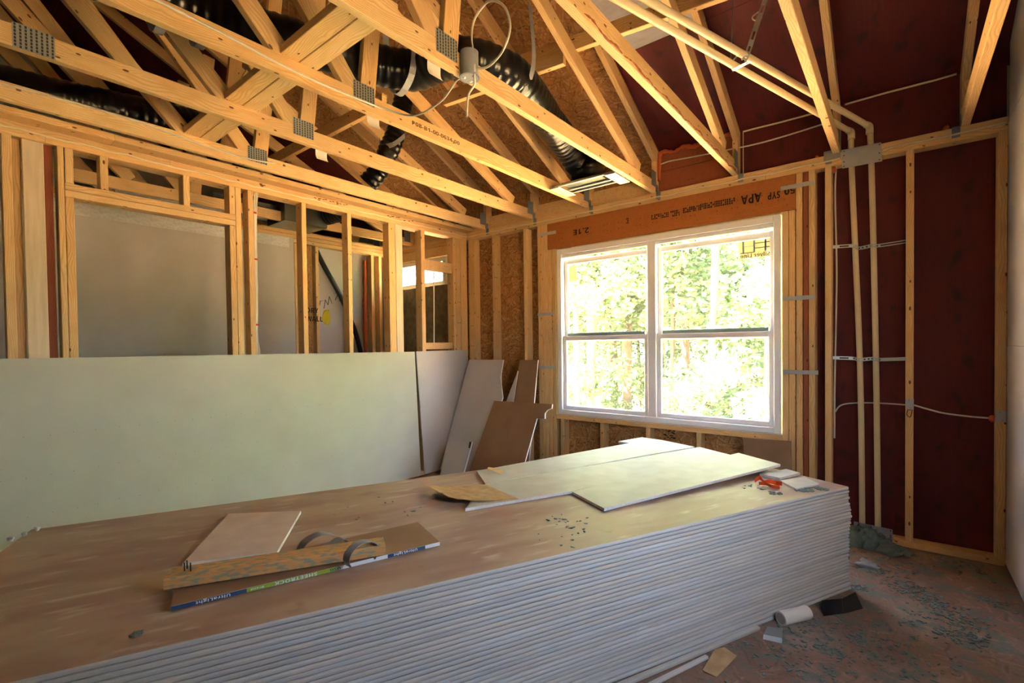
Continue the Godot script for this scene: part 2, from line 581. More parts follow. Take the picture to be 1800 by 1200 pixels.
func build_floor() -> void:
	var w := setting("floor", "reddish strand-board subfloor under gypsum dust and grey-green lint")
	var st := new_st()
	var x := [-3.4, 0.0, 1.22, 2.44, 4.2]
	for i in 4:
		for j in 3:
			var lo := Vector3(x[i] + 0.001, -0.02, -0.1 + j * 2.2)
			var hi := Vector3(x[i + 1] - 0.001, 0.0, -0.1 + (j + 1) * 2.2 - 0.002)
			var s := new_st()
			var k := 2.6
			quad(s, lo * Vector3(1, 0, 1), Vector3(hi.x, 0, lo.z), hi * Vector3(1, 0, 1), Vector3(lo.x, 0, hi.z), Vector2(lo.x, lo.z) / k, Vector2(hi.x, lo.z) / k, Vector2(hi.x, hi.z) / k, Vector2(lo.x, hi.z) / k)
			quad(s, Vector3(lo.x, -0.02, hi.z), Vector3(hi.x, -0.02, hi.z), Vector3(hi.x, -0.02, lo.z), lo)
			quad(s, Vector3(lo.x, 0, hi.z), hi * Vector3(1, 0, 1), Vector3(hi.x, -0.02, hi.z), Vector3(lo.x, -0.02, hi.z))
			quad(s, Vector3(hi.x, 0, hi.z), Vector3(hi.x, 0, lo.z), Vector3(hi.x, -0.02, lo.z), Vector3(hi.x, -0.02, hi.z))
			put("subfloor_panel", done(s), M.subfloor, w)
	block("joist_deck", Vector3(-3.4, -0.3, -0.12), Vector3(4.2, -0.021, 6.6), M.siding, w)

func build_wall_back() -> void:
	var w := setting("wall_back", "open-framed exterior wall with pine studs around the twin window")
	var lo := 2.391
	var mid := 2.429
	for r in [[-1.9, 1.4], [1.402, 4.088]]:
		lumber("bottom_plate", Vector3(r[0], 0.019, -0.0445), Vector3(r[1], 0.019, -0.0445), Vector3.UP, 0.038, 0.089, PINE[3], w)
	for r in [[-1.9, 0.6], [0.602, 2.9], [2.902, 4.088]]:
		lumber("top_plate", Vector3(r[0], (lo + mid) / 2, -0.0445), Vector3(r[1], (lo + mid) / 2, -0.0445), Vector3.UP, 0.0375, 0.089, pine(), w)
	for r in [[-1.9, 1.7], [1.702, 4.088]]:
		lumber("top_plate", Vector3(r[0], (mid + PLATE_TOP) / 2, -0.0445), Vector3(r[1], (mid + PLATE_TOP) / 2, -0.0445), Vector3.UP, 0.0375, 0.089, PINE[1], w)
	# full-height studs
	for s in [[0.020, 0.104, PINE[5]], [0.359, 0.397, PINE[7]], [0.766, 0.804, PINE[1]], [0.935, 0.973, PINE[2]], [0.975, 1.013, PINE[5]], [1.014, 1.050, PINE[0]], [3.085, 3.122, PINE[2]], [3.158, 3.194, PINE[6]], [3.249, 3.287, PINE[0]], [3.659, 3.697, PINE[4]], [4.050, 4.088, PINE[3]]]:
		stud_z(w, s[0], s[1], 0.038, lo, s[2])
	lumber("stud", Vector3(3.140, 0.038, -0.048), Vector3(3.140, lo, -0.048), Vector3.RIGHT, 0.030, 0.080, M.red_pine, w)
	for s in [[1.053, 1.092], [1.096, 1.134], [3.001, 3.039], [3.041, 3.079]]:
		stud_z(w, s[0], s[1], 0.038, 2.149, pine(), "jack_stud")
	block("header", Vector3(1.0515, 2.150, -0.088), Vector3(3.0835, lo - 0.001, 0.0), M.lvl, w, 0.003, 0.30)
	lumber("rough_sill", Vector3(1.135, 0.588, -0.0445), Vector3(3.000, 0.588, -0.0445), Vector3.UP, 0.038, 0.089, PINE[5], w)
	for x in [1.176, 1.589, 2.009, 2.416, 2.84]:
		stud_z(w, x, x + 0.038, 0.038, 0.569, PINE[7], "cripple_stud")
	# sheathing
	for r in [[-1.95, 0.0, 0.0, 0.90, M.osb], [-1.95, -1.30, 0.90, 2.28, M.osb], [-0.36, 0.0, 0.90, 2.28, M.osb], [0.001, 1.137, 0.0, PLATE_TOP, M.osb], [1.138, 3.0, 0.0, 0.605, M.osb], [1.138, 3.0, 2.151, PLATE_TOP, M.osb], [-1.95, 0.0, 2.281, PLATE_TOP, M.osb], [3.001, 3.196, 0.0, PLATE_TOP, M.osb], [3.197, 4.2, 0.0, PLATE_TOP, M.red_ply]]:
		wall_panel("sheathing_panel", Vector3(r[0], r[2], -0.0905), Vector3(r[1], r[3], -0.0905), r[4], w)
	# raised heel above the plates: red plywood on the right, plain boards beside it
	for k in range(-3, 7):
		var x0 := TRUSS_X + TRUSS_STEP * k + 0.04
		var x1 := x0 + TRUSS_STEP - 0.042
		if k == 6:
			x1 = 4.09
		if k == 3:
			block("blocking", Vector3(x0, PLATE_TOP, -0.088), Vector3(x1, PLATE_TOP + 0.17, -0.052), M.red_pine, w, 0.002, 0.3)
			block("blocking", Vector3(x0, PLATE_TOP + 0.172, -0.088), Vector3(x1, PLATE_TOP + 0.315, -0.05), M.red_pine, w, 0.002, 0.3)
		elif k > 3:
			wall_panel("heel_panel", Vector3(x0, PLATE_TOP, -0.07), Vector3(x1, DECK_Y - 0.045, -0.07), M.red_ply, w)
		else:
			block("blocking", Vector3(x0, PLATE_TOP, -0.088), Vector3(x1, PLATE_TOP + 0.14, -0.052), PINE[1], w, 0.002, 0.3)
			wall_panel("heel_panel", Vector3(x0, PLATE_TOP + 0.14, -0.09), Vector3(x1, DECK_Y - 0.045, -0.09), M.osb, w)
	# the next room's stretch of wall and the outer face of the raised heel
	wall_panel("sheathing_panel", Vector3(-3.45, -0.02, -0.0905), Vector3(-1.951, PLATE_TOP, -0.0905), M.osb, w)
	block("heel_fascia", Vector3(-3.5, 2.44, -0.130), Vector3(4.21, DECK_Y - 0.058, -0.106), M.siding, w)
	# pale seams of sealant round the red heel panels
	for k in [4, 5]:
		var x0: float = TRUSS_X + TRUSS_STEP * k + 0.06
		var x1: float = x0 + TRUSS_STEP - 0.075
		sealant(w, Vector3(x0, DECK_Y - 0.05, -0.066), Vector3(x1, DECK_Y - 0.05, -0.066))
	tube("sealant_bead", [Vector3(TRUSS_X + TRUSS_STEP * 4 + 0.06, PLATE_TOP, -0.066), Vector3(TRUSS_X + TRUSS_STEP * 4 + 0.06, DECK_Y - 0.05, -0.066)], 0.003, M.string, w, 6, 1)
	# orange fire foam along the boards
	var foam: Array = []
	for i in 14:
		foam.append(Vector3(2.125 + i * 0.042, PLATE_TOP + 0.315 + 0.012 * sin(i * 1.7), -0.05))
	foam.insert(0, Vector3(2.118, PLATE_TOP + 0.10, -0.046))
	foam.insert(1, Vector3(2.122, PLATE_TOP + 0.22, -0.046))
	tube("fire_foam", foam, 0.015, M.orange_foam, w, 8, 3, 0.004, 0.05)
	for q in [Vector3(3.30, 2.37, -0.02), Vector3(4.035, 0.812, -0.03), Vector3(3.84, 2.49, -0.06), Vector3(3.20, 2.475, -0.05)]:
		lump("fire_foam", q, Vector3(0.014, 0.02, 0.012), M.orange_foam, w, int(q.x * 100))
	sealant(w, Vector3(0.004, 2.427, 0.003), Vector3(3.33, 2.427, 0.003))
	sealant(w, Vector3(3.55, 2.427, 0.003), Vector3(4.085, 2.430, 0.003))
	# print on the header, upside down as the beam was set
	var turned := Basis(Vector3(0, 0, 1), PI)
	lettering("header_print", "2.1E", 0.048, Vector3(1.416, 2.268, 0.0012), turned, M.ink, w, 0.0006, false, 1.35)
	lettering("header_print", "APA", 0.064, Vector3(2.808, 2.279, 0.0012), turned, M.ink, w, 0.0006, false, 0.82)
	lettering("header_print", "SYP", 0.050, Vector3(2.952, 2.272, 0.0012), turned, M.ink, w, 0.0006, false, 0.72)
	lettering("header_print", "50", 0.052, Vector3(3.048, 2.286, 0.0012), turned, M.ink, w, 0.0006, false, 0.9)
	var st := new_st()
	for g in [[2.455, 2.70, 2.288, 0.046], [2.325, 2.452, 2.283, 0.042], [2.225, 2.30, 2.275, 0.05], [2.07, 2.205, 2.275, 0.042], [1.85, 1.875, 2.285, 0.05]]:
		var x: float = g[0]
		while x < g[1]:
			var dx := rng.randf_range(0.006, 0.013)
			for row in 3:
				if rng.randf() < 0.72:
					var y: float = g[2] - g[3] / 2 + row * g[3] / 3
					quad(st, Vector3(x, y + g[3] / 3.6, 0.0008), Vector3(x + dx, y + g[3] / 3.6, 0.0008), Vector3(x + dx, y, 0.0008), Vector3(x, y, 0.0008))
			x += dx + 0.004
	put("header_print", done(st), M.ink, w)
	var st2 := new_st()
	for k in 26:
		var q := Vector3(2.115 + rng.randf() * 0.09, 0.47 + rng.randf() * 0.09, -0.0895)
		quad(st2, q + Vector3(0, 0.008, 0), q + Vector3(0.018, 0.008, 0), q + Vector3(0.018, 0, 0), q)
	put("panel_print", done(st2), M.ink, w)

# a panel of sheathing facing +z, with its texture upright
func wall_panel(called: String, lo: Vector3, hi: Vector3, material: Material, parent: Node) -> void:
	var s := new_st()
	var d := Vector3(0, 0, -0.011)
	var a := Vector3(lo.x, lo.y, lo.z)
	var b := Vector3(hi.x, lo.y, lo.z)
	var c := Vector3(hi.x, hi.y, lo.z)
	var e := Vector3(lo.x, hi.y, lo.z)
	var o := Vector2(rng.randf(), rng.randf())
	var k := 1.1 if material != M.red_ply else 2.4
	quad(s, e, c, b, a, o + Vector2(0, hi.y - lo.y) / k, o + Vector2(hi.x - lo.x, hi.y - lo.y) / k, o + Vector2(hi.x - lo.x, 0) / k, o)
	quad(s, a + d, b + d, c + d, e + d)
	quad(s, a, a + d, e + d, e)
	quad(s, b + d, b, c, c + d)
	quad(s, e + d, c + d, c, e)
	quad(s, a, b, b + d, a + d)
	put(called, done(s), material, parent)

func lump(called: String, at: Vector3, r: Vector3, material: Material, parent: Node, seed_value: int, rings := 6, sides := 9, rough := 0.35) -> MeshInstance3D:
	var n := noise(1.0, seed_value, 2)
	var st := new_st(0)
	var grid: Array = []
	for i in rings + 1:
		var row := PackedVector3Array()
		var th := PI * i / rings
		for k in sides:
			var ph := TAU * k / sides
			var d := Vector3(sin(th) * cos(ph), cos(th), sin(th) * sin(ph))
			row.append(d * r * (1.0 + rough * n.get_noise_3d(d.x * 1.6, d.y * 1.6, d.z * 1.6) * 2.0))
		grid.append(row)
	for i in rings:
		for k in sides:
			var j := (k + 1) % sides
			quad(st, grid[i][k], grid[i][j], grid[i + 1][j], grid[i + 1][k])
	var here := at
	if parent != self:
		here -= origin_of(parent)
	return put(called, done(st), material, parent, here)

func build_wall_left() -> void:
	var w := setting("wall_left", "open pine stud partition with a framed doorway")
	var lo := 2.391
	for r in [[-0.0, 2.32], [3.17, 6.4]]:
		lumber("bottom_plate", Vector3(-0.0445, 0.019, r[0]), Vector3(-0.0445, 0.019, r[1]), Vector3.UP, 0.038, 0.089, pine(), w)
	for r in [[0.0, 3.28, 2.410, PINE[4]], [3.282, 6.4, 2.410, PINE[0]], [0.0, 2.7, 2.448, PINE[2]], [2.702, 6.4, 2.448, PINE[6]]]:
		lumber("top_plate", Vector3(-0.0445, r[2], r[0]), Vector3(-0.0445, r[2], r[1]), Vector3.UP, 0.0375, 0.089, r[3], w)
	# ceiling backing laid flat on the plates, reaching into the room
	lumber("ceiling_backing", Vector3(0.03, PLATE_TOP + 0.0195, 0.0), Vector3(0.03, PLATE_TOP + 0.0195, 3.0), Vector3.UP, 0.038, 0.14, PINE[6], w)
	lumber("ceiling_backing", Vector3(0.03, PLATE_TOP + 0.0195, 3.002), Vector3(0.03, PLATE_TOP + 0.0195, 6.4), Vector3.UP, 0.038, 0.14, PINE[5], w)
	for s in [[3.411, 3.449, PINE[0]], [3.209, 3.236, PINE[1]], [2.281, 2.319, PINE[0]], [2.198, 2.236, PINE[2]], [1.802, 1.840, PINE[5]], [1.402, 1.440, PINE[1]], [0.947, 1.020, PINE[4]], [0.865, 0.944, M.pale_pine], [0.592, 0.640, PINE[2]], [0.174, 0.210, PINE[5]], [0.105, 0.172, PINE[3]], [0.002, 0.100, PINE[5]], [4.05, 4.088, PINE[3]], [4.66, 4.70, PINE[5]], [5.27, 5.31, PINE[1]], [5.9, 5.94, PINE[2]]]:
		stud_x(w, s[0], s[1], 0.038, lo, s[2])
	lumber("backing_board", Vector3(-0.035, 0.038, 3.329), Vector3(-0.035, lo, 3.329), Vector3(0, 0, 1), 0.084, 0.038, M.pale_pine, w)
	lumber("stud", Vector3(-0.075, 0.038, 3.268), Vector3(-0.075, lo, 3.268), Vector3(0, 0, 1), 0.034, 0.089, M.red_pine, w)
	lumber("stud", Vector3(-0.095, 0.038, 3.392), Vector3(-0.095, lo, 3.392), Vector3(0, 0, 1), 0.036, 0.089, PINE[7], w)
	stud_x(w, 3.169, 3.207, 0.0, 2.117, PINE[4], "jack_stud")
	stud_x(w, 2.321, 2.360, 0.0, 2.117, PINE[2], "jack_stud")
	for y in [2.138, 2.178]:
		lumber("header", Vector3(-0.0445, y, 2.321), Vector3(-0.0445, y, 3.207), Vector3.UP, 0.038, 0.089, PINE[0 if y < 2.15 else 2], w)
	for z in [3.015, 2.597, 2.3215, 3.168]:
		stud_x(w, z, z + 0.037, 2.198, lo, PINE[0], "cripple_stud")
	for y in [[2.017, 2.123], [1.229, 1.295]]:
		block("blocking", Vector3(-0.060, y[0], 0.211), Vector3(-0.022, y[1], 0.591), PINE[2], w, 0.002, 0.3)
	sealant(w, Vector3(0.004, 2.429, 0.004), Vector3(0.004, 2.429, 4.2))
	# faint mill stamps on the upper plate
	var st := new_st()
	for k in 60:
		var z := 0.55 + rng.randf() * 1.6
		if sin(z * 9.0) < 0.1:
			continue
		var y := 2.446 + rng.randf() * 0.012
		quad(st, Vector3(0.0006, y + 0.007, z + 0.02), Vector3(0.0006, y + 0.007, z), Vector3(0.0006, y, z), Vector3(0.0006, y, z + 0.02))
	put("mill_stamp", done(st), M.ink_soft, w)

func build_wall_far() -> void:
	var w := setting("wall_far", "far wall of the next room, part drywalled and part open studs")
	var face := -1.294
	block("drywall_sheet", Vector3(face - 0.013, 0.01, 1.25), Vector3(face, 2.406, 5.2), M.face_grey, w)
	block("drywall_sheet", Vector3(-1.425, 0.01, -0.05), Vector3(-1.41, 2.40, 1.6), M.face_grey, w)
	for y in [2.365, 2.405, 2.445]:
		lumber("top_plate", Vector3(-1.352, y + 0.019, -0.05), Vector3(-1.352, y + 0.019, 5.2), Vector3.UP, 0.037, 0.089, pine(), w)
	for s in [[1.20, 1.238, PINE[3]], [1.045, 1.105, M.osb], [0.968, 1.006, PINE[1]], [0.26, 0.298, PINE[3]], [0.15, 0.188, PINE[5]], [0.03, 0.068, PINE[7]]]:
		stud_x(w, s[0], s[1], 0.0, 2.36, s[2], "stud", -1.308, 0.089)
	tube("fire_foam", [Vector3(-1.38, 2.30, 0.335), Vector3(-1.375, 1.9, 0.345), Vector3(-1.378, 1.5, 0.350), Vector3(-1.376, 1.0, 0.345)], 0.022, M.orange_foam, w, 7, 10, 0.004, 0.09)
	block("taping_strip", Vector3(face, 2.30, 1.3), Vector3(face + 0.0015, 2.40, 5.0), M.core, w)
	# builder's note and a dab of yellow marking paint
	lettering("pencil_note", "DRY", 0.055, Vector3(-1.306, 1.66, 1.055), Basis(Vector3.UP, PI / 2), M.ink, w)
	lettering("pencil_note", "WALL", 0.055, Vector3(-1.306, 1.57, 1.03), Basis(Vector3.UP, PI / 2), M.ink, w)
	var bx := -1.409
	for s in [[0.93, 1.66, 0.90, 1.78], [0.95, 1.77, 0.86, 1.79], [0.86, 1.70, 0.84, 1.80], [0.84, 1.80, 0.81, 1.74], [0.81, 1.74, 0.79, 1.84], [0.79, 1.84, 0.76, 1.76], [0.72, 1.80, 0.68, 1.88], [0.68, 1.88, 0.66, 1.79], [0.74, 1.88, 0.68, 1.89]]:
		strap("pencil_note", [Vector3(bx, s[1], s[0]), Vector3(bx, s[3], s[2])], Vector3(0, 0.3, 1), 0.008, 0.001, M.blue_ink, w, 1)
	lump("paint_dab", Vector3(-1.4095, 1.60, 0.83), Vector3(0.0015, 0.08, 0.055), mat(Color(0.82, 0.74, 0.16), 0.8), w, 5, 6, 12, 0.25)
	# outer shell beyond
	block("party_wall", Vector3(-3.5, -0.3, -0.15), Vector3(-3.4, 5.2, 9.1), M.face_grey, w)
	block("ceiling_sheet", Vector3(-3.4, 2.47, 2.9), Vector3(-1.45, 2.483, 6.4), M.face_grey, w)

func build_wall_right() -> void:
	var w := setting("wall_right", "finished drywall wall beside the red plywood bay")
	for r in [[0.012, 1.22, -0.02, 1.899], [1.221, 2.44, -0.02, 1.899], [0.012, 0.999, 1.90, 2.70], [1.751, 2.44, 1.90, 2.70], [0.012, 2.44, 2.701, 6.4]]:
		block("drywall_sheet", Vector3(RIGHT_X, r[0], r[2]), Vector3(RIGHT_X + 0.016, r[1], r[3]), M.face_grey, w)
	block("drywall_sheet", Vector3(RIGHT_X, 2.441, 0.02), Vector3(RIGHT_X + 0.016, 5.1, 9.0), M.face_grey, w)
	# the wall's core, with the opening of a small side window
	var z0 := 1.90
	var z1 := 2.70
	var y0 := 1.00
	var y1 := 1.75
	block("wall_core", Vector3(RIGHT_X + 0.017, -0.3, -0.12), Vector3(RIGHT_X + 0.12, 5.2, z0), M.siding, w)
	block("wall_core", Vector3(RIGHT_X + 0.017, -0.3, z1), Vector3(RIGHT_X + 0.12, 5.2, 9.1), M.siding, w)
	block("wall_core", Vector3(RIGHT_X + 0.017, -0.3, z0 + 0.001), Vector3(RIGHT_X + 0.12, y0, z1 - 0.001), M.siding, w)
	block("wall_core", Vector3(RIGHT_X + 0.017, y1, z0 + 0.001), Vector3(RIGHT_X + 0.12, 5.2, z1 - 0.001), M.siding, w)

func build_wall_front() -> void:
	var w := setting("wall_front", "plain drywall wall behind the viewpoint")
	block("wall_panel", Vector3(-3.4, -0.3, 6.4), Vector3(4.1, 2.9, 6.5), M.face_grey, w)
	block("gable_infill", Vector3(-3.4, 2.9, 6.4), Vector3(4.1, 4.05, 6.48), M.osb, w)

func deck_y(z: float) -> float:
	return DECK_Y + PITCH * z

func build_roof() -> void:
	var w := setting("ceiling", "underside of the roof deck over the trusses")
	var up := Vector3(0, 0.012, 0)
	var rows := [-0.55, 0.72, 1.81, 2.90, 4.0, 4.45]
	var cols := [-3.5, -0.976, 1.46, 2.11, 2.719, 4.2]
	for i in cols.size() - 1:
		for j in rows.size() - 1:
			var a := Vector3(cols[i] + 0.0015, deck_y(rows[j] + 0.002), rows[j] + 0.002)
			var b := Vector3(cols[i + 1] - 0.0015, a.y, a.z)
			var c := Vector3(b.x, deck_y(rows[j + 1]), rows[j + 1])
			var d := Vector3(a.x, c.y, c.z)
			var m: Material = M.osb
			if i >= 3 or i == 0:
				m = M.red_ply
			if i == 3 and j == 1:
				m = M.white_ply
			cut_sheet("deck_panel", [a, b, c, d], up, m, w, m, 1.2 if m == M.osb else 2.4)
	cut_sheet("roof_cover", [Vector3(-3.6, deck_y(-0.6) + 0.02, -0.6), Vector3(4.3, deck_y(-0.6) + 0.02, -0.6), Vector3(4.3, deck_y(4.45) + 0.02, 4.45), Vector3(-3.6, deck_y(4.45) + 0.02, 4.45)], Vector3(0, 0.03, 0), M.shingle, w)
	cut_sheet("roof_cover", [Vector3(-3.6, deck_y(4.45) + 0.02, 4.45), Vector3(4.3, deck_y(4.45) + 0.02, 4.45), Vector3(4.3, deck_y(-0.2), 9.1), Vector3(-3.6, deck_y(-0.2), 9.1)], Vector3(0, 0.03, 0), M.shingle, w)

# ---------------------------------------------------------------- windows
func bar(parent: Node, called: String, x0: float, x1: float, y0: float, y1: float, z0: float, z1: float, material: Material) -> MeshInstance3D:
	return block(called, Vector3(x0, y0, z0), Vector3(x1, y1, z1), material, parent, 0.004)

func build_window_twin() -> void:
	var w := setting("window_1", "white vinyl twin double-hung window looking out on sunlit trees")
	var x0 := 1.146
	var x1 := 2.990
	var y0 := 0.618
	var y1 := 2.140
	var xm := (x0 + x1) / 2 - 0.012
	bar(w, "frame", x0, x0 + 0.045, y0, y1, -0.105, -0.012, M.vinyl)
	bar(w, "frame", x1 - 0.045, x1, y0, y1, -0.105, -0.012, M.vinyl)
	bar(w, "frame", x0 + 0.0455, x1 - 0.0455, y1 - 0.050, y1, -0.105, -0.012, M.vinyl)
	bar(w, "frame", x0 + 0.0455, x1 - 0.0455, y0, y0 + 0.040, -0.105, -0.008, M.vinyl)
	bar(w, "mullion", xm - 0.036, xm + 0.036, y0 + 0.0405, y1 - 0.0505, -0.105, -0.020, M.vinyl)
	# the stop ledge that runs round each light
	for s in [[x0 + 0.0455, xm - 0.0365], [xm + 0.0365, x1 - 0.0455]]:
		var a: float = s[0]
		var b: float = s[1]
		var meet := 1.318
		bar(w, "head_stop", a, b, y1 - 0.080, y1 - 0.051, -0.060, -0.030, M.vinyl)
		# upper sash, let down a little so that a slot of sky shows over it
		var up := Node3D.new()
		up.name = "upper_sash"
		w.add_child(up, true)
		var zs := -0.085
		bar(up, "stile", a + 0.001, a + 0.032, meet - 0.03, y1 - 0.094, zs - 0.014, zs + 0.014, M.vinyl)
		bar(up, "stile", b - 0.032, b - 0.001, meet - 0.03, y1 - 0.094, zs - 0.014, zs + 0.014, M.vinyl)
		bar(up, "top_rail", a + 0.0325, b - 0.0325, y1 - 0.138, y1 - 0.094, zs - 0.014, zs + 0.014, M.vinyl)
		bar(up, "bottom_rail", a + 0.0325, b - 0.0325, meet - 0.03, meet + 0.005, zs - 0.014, zs + 0.010, M.vinyl)
		block("pane", Vector3(a + 0.033, meet + 0.006, zs - 0.002), Vector3(b - 0.033, y1 - 0.139, zs + 0.002), M.glass, up, 0.0003)
		for k in 2:
			var lx: float = lerpf(a, b, 0.27 + 0.44 * k)
			lump("finger_pull", Vector3(lx, y1 - 0.092, zs + 0.006), Vector3(0.035, 0.010, 0.008), M.vinyl, up, 3 + k, 6, 10, 0.1)
		# lower sash
		var low := Node3D.new()
		low.name = "lower_sash"
		w.add_child(low, true)
		zs = -0.052
		bar(low, "stile", a + 0.001, a + 0.036, y0 + 0.041, meet + 0.018, zs - 0.014, zs + 0.014, M.vinyl)
		bar(low, "stile", b - 0.036, b - 0.001, y0 + 0.041, meet + 0.018, zs - 0.014, zs + 0.014, M.vinyl)
		bar(low, "bottom_rail", a + 0.0365, b - 0.0365, y0 + 0.041, y0 + 0.075, zs - 0.014, zs + 0.016, M.vinyl)
		bar(low, "meeting_rail", a + 0.0365, b - 0.0365, meet - 0.024, meet + 0.018, zs - 0.014, zs + 0.016, M.vinyl)
		bar(low, "weather_strip", a + 0.040, b - 0.040, meet + 0.0185, meet + 0.046, zs - 0.030, zs - 0.004, M.weather)
		block("pane", Vector3(a + 0.037, y0 + 0.076, zs - 0.002), Vector3(b - 0.037, meet - 0.025, zs + 0.002), M.glass, low, 0.0003)
	# shims and yellow foam in the gap at the jamb
	bar(w, "jamb_shim", 1.1345, 1.1455, 0.62, 2.14, -0.085, -0.012, M.yellow_foam)
	bar(w, "head_shim", 1.30, 2.95, 2.1405, 2.1495, -0.085, -0.022, M.yellow_foam)
	bar(w, "sill_shim", 1.15, 2.99, 0.6075, 0.6175, -0.085, -0.004, M.paper_tag)
	# maker's sticker on the outside of the right-hand pane, read from behind
	var s := thing("window_sticker", "cream maker's sticker with a grid drawing on the right-hand pane", "sticker", Vector3(2.815, 1.96, -0.0885))
	block("label_sheet", Vector3(2.70, 1.873, -0.0885), Vector3(2.925, 2.000, -0.0879), M.sticker, s, 0.0001)
	var grid_mat := mat(Color(0.40, 0.55, 0.68), 0.6)
	for x in [2.735, 2.808, 2.882]:
		block("grid_line", Vector3(x - 0.006, 1.912, -0.0878), Vector3(x + 0.006, 1.998, -0.0874), grid_mat, s, 0.0001)
	for y in [1.975, 1.940]:
		block("grid_line", Vector3(2.81, y - 0.003, -0.0878), Vector3(2.908, y + 0.003, -0.0874), M.ink, s, 0.0001)
	block("grid_line", Vector3(2.712, 1.909, -0.0878), Vector3(2.808, 1.915, -0.0874), M.ink, s, 0.0001)
	block("grid_line", Vector3(2.735, 1.956, -0.0878), Vector3(2.808, 1.960, -0.0874), grid_mat, s, 0.0001)
	lettering("maker_name", "Silver Line", 0.030, Vector3(2.812, 1.890, -0.0874), Basis(Vector3(-1, 0, 0), Vector3(0, 1, 0), Vector3(0, 0, -1)), M.ink, s)
	var s2 := block("window_sticker", Vector3(1.232, 1.84, -0.0885), Vector3(1.315, 1.985, -0.0879), M.sticker, self, 0.0001)
	tag(s2, "plain cream sticker at the edge of the left-hand pane", "sticker")

func build_window_side() -> void:
	var w := setting("window_3", "small white fixed window in the drywall wall")
	var x := RIGHT_X
	block("frame", Vector3(x + 0.03, 1.001, 1.901), Vector3(x + 0.10, 1.04, 2.699), M.vinyl, w)
	block("frame", Vector3(x + 0.03, 1.71, 1.901), Vector3(x + 0.10, 1.749, 2.699), M.vinyl, w)
	block("frame", Vector3(x + 0.03, 1.041, 1.901), Vector3(x + 0.10, 1.709, 1.94), M.vinyl, w)
	block("frame", Vector3(x + 0.03, 1.041, 2.66), Vector3(x + 0.10, 1.709, 2.699), M.vinyl, w)
	block("pane", Vector3(x + 0.062, 1.041, 1.941), Vector3(x + 0.066, 1.709, 2.659), M.glass, w, 0.0003)

func build_window_bath() -> void:
	var w := setting("window_2", "small white window of the next room above a hung tarp")
	var x0 := -1.30
	var x1 := -0.37
	bar(w, "frame", x0, x1, 2.225, 2.275, -0.10, -0.03, M.vinyl)
	bar(w, "frame", x0, x0 + 0.05, 0.92, 2.2245, -0.10, -0.03, M.vinyl)
	bar(w, "frame", x1 - 0.05, x1, 0.92, 2.2245, -0.10, -0.03, M.vinyl)
	bar(w, "frame", x0 + 0.0505, x1 - 0.0505, 0.92, 0.97, -0.10, -0.03, M.vinyl)
	bar(w, "sash_rail", x0 + 0.0505, x1 - 0.0505, 1.955, 2.005, -0.075, -0.040, M.vinyl)
	block("pane", Vector3(x0 + 0.051, 2.006, -0.062), Vector3(x1 - 0.051, 2.224, -0.058), M.glass, w, 0.0003)
	block("pane", Vector3(x0 + 0.051, 0.971, -0.052), Vector3(x1 - 0.051, 1.954, -0.048), M.glass, w, 0.0003)
	block("header", Vector3(-1.42, 2.28, -0.085), Vector3(-0.10, 2.39, -0.004), PINE[1], w, 0.003, 0.3)
	# wrinkled tan sheet hung under it
	var st := new_st(0)
	var n := noise(2.2, 77, 3)
	var nx := 26
	var ny := 30
	var g: Array = []
	for j in ny + 1:
		var row := PackedVector3Array()
		for i in nx + 1:
			var x := lerpf(-1.36, -0.12, float(i) / nx)
			var y := lerpf(0.4, 1.955, float(j) / ny)
			row.append(Vector3(x, y, -0.012 + 0.025 * n.get_noise_2d(x * 3.0 + y, y * 1.6)))
		g.append(row)
	for j in ny:
		for i in nx:
			quad(st, g[j + 1][i], g[j + 1][i + 1], g[j][i + 1], g[j][i])
	var o := put("tarp", done(st), M.tarp, self)
	tag(o, "wrinkled tan sheet hung below the next room's window", "tarp")

# ---------------------------------------------------------------- trusses
func plate_mesh(wide: float, tall: float) -> ArrayMesh:
	var st := new_st()
	var t := 0.0016
	sweep_outline(st, PackedVector2Array([Vector2(-wide / 2, -tall / 2), Vector2(wide / 2, -tall / 2), Vector2(wide / 2, tall / 2), Vector2(-wide / 2, tall / 2)]), Vector3.ZERO, Vector3(t, 0, 0), Vector3(0, 0, -1), Vector3.UP)
	return done(st)

# rows of punched teeth: a raised lip and a dark slot for each
func slot_mesh(wide: float, tall: float) -> ArrayMesh:
	var st := new_st()
	var cols := int(wide / 0.0145)
	var rows := int(tall / 0.014)
	for i in cols:
		for j in rows:
			var z := -wide / 2 + (i + 0.5) * wide / cols
			var y := -tall / 2 + (j + 0.5 + 0.25 * (i % 2)) * tall / (rows + 0.25)
			sweep_outline(st, PackedVector2Array([Vector2(-0.0032, -0.005), Vector2(0.0032, -0.005), Vector2(0.0032, 0.005), Vector2(-0.0032, 0.005)]), Vector3(0.0012, y, z), Vector3(0.0022, y, z), Vector3(0, 0, -1), Vector3.UP)
	return done(st)

const TRUSS_WORDS := ["beside the partition", "next to the partition truss", "with the stapled white cable", "with the junction box", "with the bark edge", "over the cream pipes", "by the drywall wall"]
var nail_plate: ArrayMesh
var nail_plate_wide: ArrayMesh
var nail_slots: ArrayMesh

func web(parent: Node, x: float, z0: float, y0: float, z1: float, y1: float, material: Material, called := "web") -> void:
	lumber(called, Vector3(x, y0, z0), Vector3(x, y1, z1), Vector3.RIGHT, 0.037, 0.089, material, parent)

